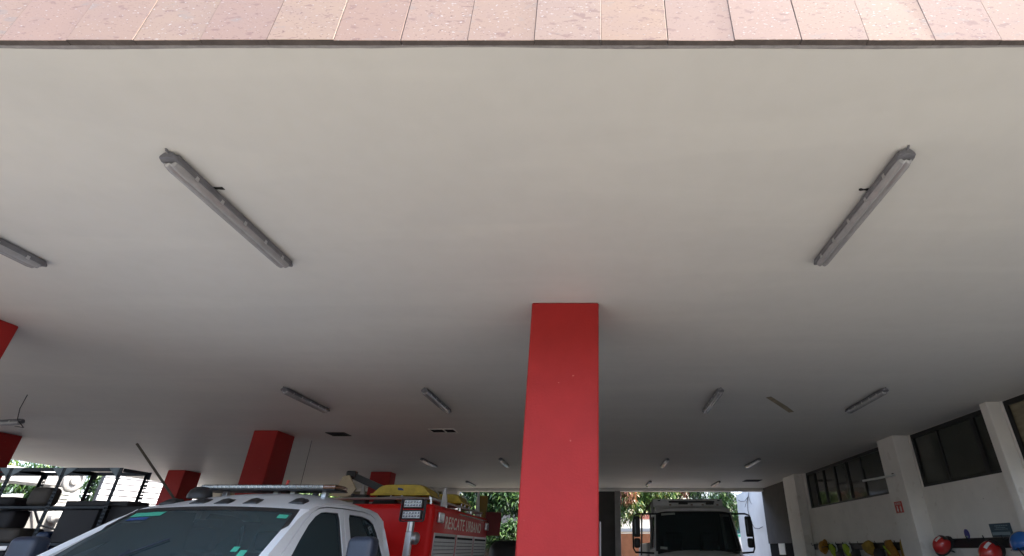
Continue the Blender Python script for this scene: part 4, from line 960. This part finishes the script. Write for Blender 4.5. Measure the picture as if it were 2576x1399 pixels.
# ------------------------------------------------------------------ rail with gear on the side wall
def rail(y0, y1, z0, z1, label):
    t = thing('hook_rail', label, 'hook rail', (XW, (y0 + y1) / 2, z0))
    b = MB(); b.box(XW - .03, y0, z0, XW - .001, y1, z1, .003); b.build('board', M['black_metal'], t)
    y = y0 + .15
    while y < y1:
        b = MB(); b.tube([(XW - .03, y, z1 - .03), (XW - .10, y, z1 - .04), (XW - .12, y, z1 + .03)], .008, 6); b.build('hook', M['black_metal'], t); y += .42
rail(11.2, 16.45, 1.575, 1.72, 'dark hook rail between the two far pilasters, hung with yellow gear')
rail(8.03, 10.45, 1.61, 1.755, 'dark hook rail between the two near pilasters, hung with helmets')
def helmet(x, y, z, r, m, label, yaw=0.0, tilt=0.0, stripe=True):
    t = thing('helmet', label, 'helmet', (x, y, z), 'helmets on the hook rails')
    if isinstance(yaw, tuple):
        T_ = Vector(yaw).normalized(); F_ = Vector(tilt); F_ = (F_ - T_ * F_.dot(T_)).normalized(); Y_ = T_.cross(F_)
        rot = Matrix((F_, Y_, T_)).transposed()
    else: rot = Matrix.Rotation(yaw, 3, 'Z') @ Matrix.Rotation(tilt, 3, 'Y')
    def P(a, b_, c): return Vector((x, y, z)) + rot @ Vector((a, b_, c))
    b = MB(); rows = []
    for i in range(11):
        th = math.pi * .60 * i / 10; rr = r * math.sin(th) + .001; zz = r * 1.05 * math.cos(th)
        rows.append([P(1.18 * rr * math.cos(2 * math.pi * k / 24), rr * .95 * math.sin(2 * math.pi * k / 24), zz) for k in range(24)])
    b.grid(rows, True); b.build('shell', m, t, smooth=True, angle=70)
    b = MB(); rows = []
    for rr, zz in ((.96, -.30), (1.13, -.36), (1.14, -.40), (.95, -.36)):
        rows.append([P(1.18 * rr * r * math.cos(2 * math.pi * k / 24) + (.25 * r * max(0, math.cos(2 * math.pi * k / 24)) if rr > 1 else 0), rr * r * .95 * math.sin(2 * math.pi * k / 24), r * zz) for k in range(24)])
    b.grid(rows, True); b.build('brim', M['trim'] if stripe else m, t, smooth=True)
    if stripe:
        b = MB(); rows = []
        for a in np.linspace(-.10, .62, 8):
            rows.append([P(1.012 * 1.18 * r * math.sin(a), w_ * r, 1.015 * r * 1.05 * math.cos(a) * math.sqrt(max(0, 1 - w_ * w_))) for w_ in (-.16, -.08, 0, .08, .16)])
        b.grid(rows); b.build('stripe', M['sign_white'], t, recalc=False)
        b = MB(); rows = []
        for a in np.linspace(.70, 1.5, 7):
            rows.append([P(1.03 * 1.18 * r * math.sin(a) * math.sqrt(1 - w_ * w_), w_ * r, 1.03 * r * 1.05 * math.cos(a)) for w_ in (-.55, -.3, 0, .3, .55)])
        b.grid(rows); b.build('visor', M['trim'], t, smooth=True, recalc=False)
    b = MB(); b.tube([P(0, .9 * r, -.3 * r), P(.3 * r, .75 * r, -1.3 * r), P(.35 * r, 0, -1.65 * r), P(.3 * r, -.75 * r, -1.3 * r), P(0, -.9 * r, -.3 * r)], .010, 5); b.build('strap', M['trim'], t)
    return t
helmet(5.97, 10.05, 1.655, .135, M['helmet_red'], 'red helmet with white stripe beside the pilaster, farther one of the two red', (-.75, -.40, .50), (.2, -.45, .87))
helmet(5.93, 8.80, 1.545, .150, M['helmet_red'], 'red helmet with white stripe hanging lower, under the blue sign', (-.62, -.55, .45), (.35, -.35, .87))
helmet(5.88, 7.98, 1.66, .150, M['helmet_blue'], 'blue helmet cut by the right picture edge', R(-80), R(-10), False)
helmet(6.0, 15.45, 1.64, .125, M['helmet_amber'], 'amber helmet at the far end of the far hook rail', R(-60), R(-80), False)
def cloth(name, poly, yc, m, label, cat, xo=6.08, puff=.05):
    b = MB(); n = len(poly); c = (sum(p[0] for p in poly) / n, sum(p[1] for p in poly) / n); rows = []
    for s_, dx in ((1, 0), (.98, -.3), (.75, -.75), (.45, -1.0), (.12, -.92)):
        rows.append([(xo + dx * puff + random.uniform(-.006, .006), yc + c[0] + (p[0] - c[0]) * s_, c[1] + (p[1] - c[1]) * s_) for p in poly])
    b.grid(rows, True); k = len(b.v); b.f.append(tuple(k - n + i for i in range(n))); b.mi.append(0)
    return tag(b.build(name, m, None, smooth=True, angle=75), label, cat)
# hi-vis visors / hoods
for yc, lb_, tw in ((14.9, 'lime hood with pale hoop edge, left one of the pair on the far rail', 0), (14.1, 'lime hood with pale hoop edge, right one of the pair on the far rail', .02)):
    t = thing('lime_hood', lb_, 'hood', (6.05, yc, 1.6), 'lime hoods on the far rail')
    b = MB(); poly = [(.28, 1.70), (.12, 1.72), (-.04, 1.63), (-.14, 1.55), (-.13, 1.44), (-.02, 1.38), (.13, 1.46), (.26, 1.58)]
    rows = []
    for s_, dx in ((1, 0), (.96, -.02), (.7, -.05), (.35, -.065), (.05, -.06)): rows.append([(6.06 + dx + tw, yc + .06 + (p[0] - .06) * s_, 1.56 + (p[1] - 1.56) * s_) for p in poly])
    b.grid(rows, True); b.build('fabric', M['hivis'], t, smooth=True, angle=70)
    b = MB(); b.tube([(6.04, yc + .10, 1.725), (6.0, yc - .12, 1.735), (6.0, yc - .30, 1.66), (6.02, yc - .26, 1.56), (6.05, yc - .12, 1.52)], .020, 6); b.build('hoop', M['hivis_tape'], t, smooth=True)
cloth('mustard_hood', [(.22, 1.70), (.10, 1.74), (-.05, 1.77), (-.20, 1.72), (-.22, 1.62), (-.18, 1.56), (-.20, 1.50), (-.10, 1.46), (.05, 1.50), (.15, 1.58)], 12.98, M['must_cloth'], 'crumpled mustard hood hanging on the middle of the far rail', 'hood', puff=.14)
oj = cloth('ochre_jacket', [(.14, 1.76), (-.04, 1.77), (-.12, 1.66), (-.22, 1.56), (-.30, 1.40), (-.28, 1.2), (.1, 1.2), (.12, 1.45)], 12.0, M['orange_cloth'], 'ochre jacket with a lime band hanging on the far rail', 'jacket', puff=.12)
b = MB(); b.hexa([(5.955, 12.10, 1.62), (5.955, 11.90, 1.50), (5.985, 11.90, 1.50), (5.985, 12.10, 1.62), (5.955, 12.12, 1.655), (5.955, 11.90, 1.54), (5.985, 11.90, 1.54), (5.985, 12.12, 1.655)]); b.build('lime_band', M['hivis'], oj)
cloth('yellow_coat', [(.10, 1.80), (-.08, 1.76), (-.15, 1.62), (-.18, 1.4), (.16, 1.3), (.12, 1.6)], 11.42, M['must_cloth'], 'dull yellow coat half hidden behind the pilaster edge', 'coat', puff=.10)
for yc, lb_ in ((13.7, 'black coat hanging right of the lime hoods'), (12.55, 'black coat hanging between the mustard hood and the ochre jacket'), (14.6, 'black coat hanging under the lime hoods')):
    cloth('black_coat', [(.2, 1.60), (-.2, 1.60), (-.24, 1.2), (-.2, .9), (.2, .9), (.24, 1.2)], yc, M['dash'], lb_, 'coat', puff=.10)
# signs
sg = thing('arrow_sign', 'small red sign with a white arrow on the pilaster', 'sign', (5.85, 10.9, 2.3))
b = MB(); b.box(5.838, 10.76, 2.215, 5.849, 11.03, 2.415, .002); b.build('plate', M['sign_red'], sg)
text('lettering', 'EXTINTOR', .042, .21, (5.8365, 11.0, 2.355), (R(90), 0, R(-90)), M['sign_white'], sg, .001)
b = MB(); b.prism([(.955, 2.34), (.925, 2.34), (.925, 2.275), (.905, 2.275), (.94, 2.23), (.975, 2.275), (.955, 2.275)], lambda y, z: (5.8355, 10 + y, z), lambda y, z: (5.8375, 10 + y, z)); b.build('arrow', M['sign_white'], sg)
b = MB(); b.box(5.8355, 10.80, 2.235, 5.8375, 10.85, 2.32, .0008); b.box(5.8355, 10.815, 2.32, 5.8375, 10.835, 2.34); b.build('extinguisher_mark', M['sign_white'], sg)
sg = thing('blue_sign', 'dark blue notice board with pale lines above the near hook rail', 'sign', (6.16, 8.72, 1.85))
b = MB(); b.box(6.142, 8.49, 1.757, 6.158, 8.945, 1.945, .002); b.build('plate', M['sign_blue'], sg)
for z, y0, y1, h_ in ((1.905, 8.56, 8.82, .014), (1.88, 8.60, 8.80, .010), (1.858, 8.56, 8.84, .010)):
    y = y1
    while y > y0:
        L = random.uniform(.012, .035); b = MB(); b.box(6.139, y - L, z, 6.1415, y, z + h_); b.build('print_line', M['sign_pale'], sg); y -= L + .012
b = MB(); b.box(6.139, 8.53, 1.785, 6.1415, 8.92, 1.825); b.build('print_band', M['sign_pale'], sg)
b = MB(); pts = [(9.56 + .06 * math.cos(a), 1.815 + .075 * math.sin(a)) for a in [2 * math.pi * k / 24 for k in range(24)]]
b.prism(pts, lambda y, z: (6.145, y, z), lambda y, z: (6.158, y, z)); ov = tag(b.build('oval_sign', M['violet']), 'small violet oval sign just above the near hook rail', 'sign')
b = MB(); b.box(6.142, 9.53, 1.765, 6.1445, 9.585, 1.79); b.build('print', M['sign_pale'], ov)
b = MB(); b.tube([(5.83, 10.72, 2.885), (5.70, 11.15, 2.87), (5.55, 11.5, 2.86)], .02, 8); sb = tag(b.build('tube_bracket', M['alu_white'], None, smooth=True), 'short pale tube sticking out of the pilaster above the arrow sign', 'bracket')
b = MB(); b.lathe([(.03, -.02), (.03, .02), (.015, .03)], (5.845, 10.8, 2.90), 'X', 10); b.build('holder', M['trim'], sb)

# ------------------------------------------------------------------ outside, left: white boom truck, plank wall, ladder
bt = thing('boom_truck', 'white aerial boom machine with round pivot, outside beyond the shelf rack', 'boom truck', (-16.6, 16.0, 0))
b = MB(); rows = []
for y, z, h_, wd in ((13.9, 3.44, .20, .2), (14.6, 3.43, .21, .22), (16.4, 3.44, .20, .22), (16.7, 3.46, .19, .21)):
    rows.append([(-16.5 + wd * c_, y, z + h_ * s_) for c_, s_ in ((-1, -.8), (-.8, -1), (.8, -1), (1, -.8), (1, .8), (.8, 1), (-.8, 1), (-1, .8))])
b.grid(rows, True); b.f.append(tuple(range(8))); b.mi.append(0); n = len(b.v); b.f.append(tuple(n - 8 + k for k in range(8))); b.mi.append(0)
b.build('boom', M['boom'], bt)
b = MB(); b.lathe([(.34, 0), (.34, .05), (.30, .07), (.24, .07), (.23, .03), (.14, .03), (.13, .08), (.04, .085)], (-16.28, 16.95, 3.48), 'X', 32); b.build('pivot', M['boom'], bt, smooth=True)
b = MB(); b.lathe([(.34, 0), (.33, -.4), (.30, -.42)], (-16.28, 16.95, 3.48), 'X', 32); b.build('pivot_drum', M['boom'], bt, smooth=True)
b = MB(); b.hexa([(-16.7, 16.3, 2.84), (-16.25, 16.3, 2.84), (-16.25, 17.35, 2.84), (-16.7, 17.35, 2.84), (-16.7, 16.35, 3.24), (-16.25, 16.35, 3.24), (-16.25, 17.3, 3.24), (-16.7, 17.3, 3.24)]); b.build('turret', M['boom'], bt)
for z in (2.93, 3.05):
    b = MB(); b.box(-16.249, 16.75, z, -16.235, 17.0, z + .075, .003); b.build('label_plate', M['sticker_w'], bt)
b = MB(); b.tube([(-16.3, 17.3, 3.12), (-16.25, 17.6, 3.12), (-16.25, 17.52, 2.95), (-16.3, 17.36, 2.92)], .022, 6); b.tube([(-16.25, 17.6, 3.12), (-16.25, 17.75, 3.16)], .02, 6); b.build('handle_bracket', M['alu_white'], bt, smooth=True)
b = MB(); b.prism([(14.2, 2.62), (15.6, 2.60), (15.75, 2.75), (15.7, 2.98), (15.45, 2.95), (14.5, 2.74)], lambda y, z: (-16.3, y, z), lambda y, z: (-16.6, y, z)); b.build('lower_arm', M['boom'], bt)
b = MB(); b.box(-17.3, 13.6, .9, -16.0, 18.4, 1.5, .05); b.build('deck', M['boom'], bt)
b = MB(); b.box(-17.1, 15.9, 1.5, -16.15, 17.4, 2.82, .08); b.build('pedestal', M['boom'], bt)
b = MB(); b.lathe([(.18, 0), (.18, .12), (.1, .16), (.02, .17)], (-16.14, 16.7, 2.45), 'X', 20); b.build('hydraulic_motor', M['alu_white'], bt, smooth=True)
b = MB(); b.tube([(-16.1, 16.0, 2.6), (-16.05, 16.3, 2.2), (-16.1, 16.9, 2.1), (-16.1, 17.2, 2.5)], .03, 6); b.build('hose', M['trim'], bt, smooth=True)
for y in (14.2, 17.6): wheel('wheel', bt, -16.2, y, .5, .3); wheel('wheel', bt, -17.1, y, .5, .3)

pw = thing('plank_wall', 'sunlit white wall of horizontal planks outside on the left', 'wall', (-16.6, 21.3, 0))
A = Vector((-17.45, 19.3, 0)); B = Vector((-15.4, 24.2, 0)); d = (B - A); nrm = Vector((d.y, -d.x, 0)).normalized()
z = 1.0
while z < 4.7:
    b = MB(); q = nrm * random.uniform(.010, .018)
    for P0, P1 in ((A, B),):
        b.hexa([P0 + Vector((0, 0, z)) + nrm * .022, P1 + Vector((0, 0, z)) + nrm * .022, P1 + Vector((0, 0, z)) - nrm * .02, P0 + Vector((0, 0, z)) - nrm * .02,
                P0 + Vector((0, 0, z + .160)) + nrm * .006, P1 + Vector((0, 0, z + .160)) + nrm * .006, P1 + Vector((0, 0, z + .160)) - nrm * .02, P0 + Vector((0, 0, z + .160)) - nrm * .02])
    b.build('plank', M['plank'], pw); z += .19
b = MB(); b.hexa([A - nrm * .03, B - nrm * .03, B - nrm * .2, A - nrm * .2] + [p + Vector((0, 0, 4.72)) for p in (A - nrm * .03, B - nrm * .03, B - nrm * .2, A - nrm * .2)]); b.build('wall_core', M['dark_wall'], pw)
ld = thing('tan_ladder', 'tan ladder leaning against the white plank wall beside the dark column', 'ladder', (-14.9, 19.8, 0))
for dx in (0, .30):
    b = MB(); b.tube([(-15.25 + dx, 19.6, 0), (-15.15 + dx, 20.0, 3.75)], .022, 6); b.build('stile', M['ladder'], ld)
for k in range(12):
    b = MB(); zz = .3 + k * .29; b.tube([(-15.25 + .1 * zz / 3.75, 19.6 + .4 * zz / 3.75, zz), (-14.95 + .1 * zz / 3.75, 19.6 + .4 * zz / 3.75, zz)], .014, 6); b.build('rung', M['ladder'], ld)

# ------------------------------------------------------------------ outside, behind
b = MB(); b.box(-40, 30.0, 0, 40, 30.25, 2.30); 
tag(b.build('terracotta_wall', M['terracotta']), 'weathered terracotta garden wall behind the grey truck', 'wall')
hs = thing('cream_house', 'cream house with white and red railings behind the terracotta wall', 'house', (2.5, 37, 0))
b = MB(); b.box(-3.2, 36, 0, 6.4, 42, 3.55); b.build('wall', M['cream'], hs)
b = MB(); b.box(-3.3, 35.9, 2.55, 6.5, 35.995, 2.74); b.build('ledge', M['grey_out'], hs)
def railing(x0, x1, y, z0, z1, n, m, nm):
    b = MB()
    for k in range(n + 1): x = x0 + (x1 - x0) * k / n; b.box(x - .02, y, z0, x + .02, y + .04, z1)
    for z in (z0, (z0 * 2 + z1) / 3, (z0 + 2 * z1) / 3, z1): b.box(x0, y - .004, z - .02, x1, y + .044, z + .02)
    b.build(nm, m, hs)
railing(2.35, 4.6, 36.4, 3.6, 4.35, 5, M['galv_rail'], 'white_railing'); railing(1.9, 4.7, 35.94, 3.30, 3.52, 9, M['rail_red'], 'red_railing')
b = MB(); b.box(-3.2, 38.5, 3.56, 6.4, 42, 6.2); b.build('upper_wall', M['cream'], hs)
b = MB(); b.box(4.0, 38.46, 3.7, 5.1, 38.495, 5.7); b.build('window', M['teal_glass'], hs)
# van behind on the right
vn = thing('striped_van', 'white, green and red striped van glimpsed beside the garden wall', 'van', (8.0, 27.6, 0))
b = MB(); b.box(5.2, 27.3, .5, 11, 29.2, 3.30, .08); b.build('body', M['alu_white'], vn)
for z0, z1, m_ in ((2.98, 3.22, 'green_van'), (2.60, 2.74, 'sign_red'), (2.24, 2.56, 'teal_glass'), (2.10, 2.20, 'green_van')):
    b = MB(); b.box(5.3, 27.285, z0, 10.9, 27.2995, z1); b.build('side_stripe' if 'glass' not in m_ else 'window_band', M[m_], vn)
for x in (6.2, 9.8): wheel('wheel', vn, x, 27.5, .42, .25)
b = MB(); b.box(-12, 26.8, 0, 0.4, 27.0, 6.5); tag(b.build('blue_grey_wall', M['grey_out']), 'tall blue-grey wall behind the foliage left of the middle column', 'wall')
# dark vehicle stub beside the column
blob('black_net_pile', -2.6, 13.5, 0, -1.2, 15.2, 1.78, M['trim'], .25, 'dark heap of black netting between red truck and middle column', 'heap')
b = MB(); b.box(-2.2, 15.4, 1.55, -1.1, 15.9, 1.90, .03); tag(b.build('red_locker', M['box_red']), 'dim red locker behind the black heap', 'locker')

# ------------------------------------------------------------------ trees
def leaf_verts(n_clusters, centers, radii, leaf_len, leaf_w, per, droop):
    V = []; 
    cen = np.repeat(centers, per, axis=0); N = len(cen)
    az = RNG.uniform(0, 2 * math.pi, N); el = RNG.normal(-droop, .45, N); L = leaf_len * RNG.uniform(.65, 1.15, N); W = leaf_w * RNG.uniform(.75, 1.2, N)
    d = np.stack([np.cos(az) * np.cos(el), np.sin(az) * np.cos(el), np.sin(el)], 1)
    up = RNG.normal(0, .35, (N, 3)) + np.array([0, 0, 1.0]); sd = np.cross(d, up); sd /= np.linalg.norm(sd, axis=1)[:, None] + 1e-6
    nr = np.cross(sd, d)
    base = cen + RNG.normal(0, radii * .25, (N, 3)) + d * (.03)
    p0 = base; p1 = base + d * (L * .45)[:, None] + sd * (W * .5)[:, None] + nr * (L * .05)[:, None]
    p3 = base + d * (L * .45)[:, None] - sd * (W * .5)[:, None] + nr * (L * .05)[:, None]
    p2 = base + d * L[:, None] - np.array([0, 0, 1.0]) * (L * .25)[:, None]
    V = np.stack([p0, p1, p2, p3], 1).reshape(-1, 3); return V
def leaf_mesh(name, V, m):
    n = len(V) // 4; me = bpy.data.meshes.new(name); me.vertices.add(len(V)); me.vertices.foreach_set('co', V.astype(np.float32).ravel())
    me.loops.add(4 * n); me.loops.foreach_set('vertex_index', np.arange(4 * n, dtype=np.int32)); me.polygons.add(n)
    me.polygons.foreach_set('loop_start', np.arange(0, 4 * n, 4, dtype=np.int32)); me.polygons.foreach_set('loop_total', np.full(n, 4, np.int32))
    me.update(calc_edges=True); me.materials.append(m); return me
def crown_centers(n, lumps):
    out = []
    for (cx, cy, cz, rx, ry, rz), w_ in zip(lumps, [l[3] * l[4] * l[5] for l in lumps]):
        k = int(n * w_ ** .67 / sum(l[3] * l[4] * l[5] ** 1 for l in lumps) ** .67) + 20
        u = RNG.normal(0, 1, (k, 3)); u /= np.linalg.norm(u, axis=1)[:, None]
        r = RNG.uniform(.45, 1.0, k) ** .6
        out.append(np.array([cx, cy, cz]) + u * r[:, None] * np.array([rx, ry, rz]))
    return np.concatenate(out)
def tree(x, y, label, lumps, trunk_h, n, m, L=.26, W=.052, per=9, droop=.55, group='trees behind the station', name='mango_tree', extra=None):
    t = thing(name, label, 'tree', (x, y, 0), group)
    b = MB(); b.tube([(x, y, 0), (x + .05, y + .03, trunk_h * .5), (x - .03, y, trunk_h), (x, y, trunk_h + 1.2)], [.24, .19, .16, .07], 10)
    b.build('trunk', M['bark'], t, smooth=True)
    for lx, ly, lz, *_ in lumps:
        b = MB(); mx, my = x + lx * .4, y + ly * .4
        b.tube([(x, y, trunk_h * .85), (mx, my, (trunk_h + lz) / 2 + .1), (x + lx * .95, y + ly * .95, lz)], [.09, .06, .02], 7); b.build('limb', M['bark'], t, smooth=True)
    V = leaf_verts(0, crown_centers(n, lumps), .35, L, W, per, droop); 
    o = bpy.data.objects.new('crown', leaf_mesh('crown', V, m)); COL.objects.link(o); o.parent = t
    if extra:
        V = leaf_verts(0, crown_centers(extra[1], extra[0]), .3, L * .9, W, per, droop + .3)
        o = bpy.data.objects.new('red_shoots', leaf_mesh('red_shoots', V, M['leaf_red'])); COL.objects.link(o); o.parent = t
    return t
tree(0.55, 26.5, 'mango tree with reddish young leaves, left side of the far opening', [(.6, 0, 4.3, 1.6, 1.3, 1.2), (.5, -.6, 3.35, 1.1, .9, .65), (2.0, .2, 4.3, 1.4, 1.2, 1.1), (.9, .8, 5.6, 1.8, 1.4, 1.2)], 2.6, 900, M['leaf'],
     extra=([(.75, -1.3, 3.9, .5, .25, .45), (.65, -1.4, 4.3, .4, .2, .35)], 28))
tree(3.2, 27.6, 'light green mango tree above the middle of the grey truck', [(-.5, -.6, 3.85, 1.3, .9, .75), (.3, -.2, 4.4, 1.0, 1.0, .6), (1.1, 0, 5.3, 1.6, 1.2, .9), (-.6, .2, 5.4, 1.5, 1.2, .8)], 2.8, 800, M['leaf'],
     extra=([(1.3, -.9, 4.15, .6, .3, .35)], 12))
tree(5.6, 26.2, 'darker mango tree against the white garden wall', [(-.3, 0, 3.9, .95, 1.0, 1.0), (.5, .2, 3.2, 1.0, .9, .8), (.3, 0, 5.0, 1.2, 1.0, .9)], 2.3, 700, M['leaf_dark'])
tree(-4.7, 24.6, 'leafy tree left of the middle column, sunlit leaves against the grey wall', [(-.9, -.3, 3.0, .9, .7, .75), (.7, 0, 3.45, 1.0, .8, .55), (-.2, .1, 3.7, 1.3, .8, .5), (1.5, .3, 3.5, .6, .6, .4), (-.1, .2, 4.7, 1.9, 1.2, .9)], 2.6, 620, M['leaf_dark'], .24, .075, 8, .35)
tree(-4.0, 23.9, 'low broad-leaved bush behind the black heap', [(0, 0, 1.95, .8, .6, .5), (.5, .2, 2.3, .6, .5, .4)], 1.2, 170, M['leaf_dark'], .26, .08, 8, .1, name='leafy_bush')
tree(-9.8, 25.5, 'tree glimpsed over the light bar of the white cab', [(-1.6, 0, 3.3, 1.6, .9, 1.0), (.6, 0, 3.4, 1.6, .9, 1.1), (-3.4, .2, 3.4, 1.4, .9, 1.0), (-.6, .3, 4.6, 2.6, 1.2, 1.0)], 2.2, 1100, M['leaf'])
tree(-19.6, 19.2, 'dark leafy tree beyond the white boom machine', [(-.8, 0, 3.2, 1.6, 1.3, 1.2), (.6, 0.3, 3.5, 1.2, 1.2, 1.4), (.4, 0, 2.3, 1.5, 1.2, .9)], 1.8, 900, M['leaf_dark'])
tree(-21.8, 17.0, 'bushy tree at the far left beyond the roof edge', [(0, 0, 3.0, 1.8, 1.8, 1.6), (0.5, .8, 4.3, 1.6, 1.6, 1.2)], 1.8, 800, M['leaf'])
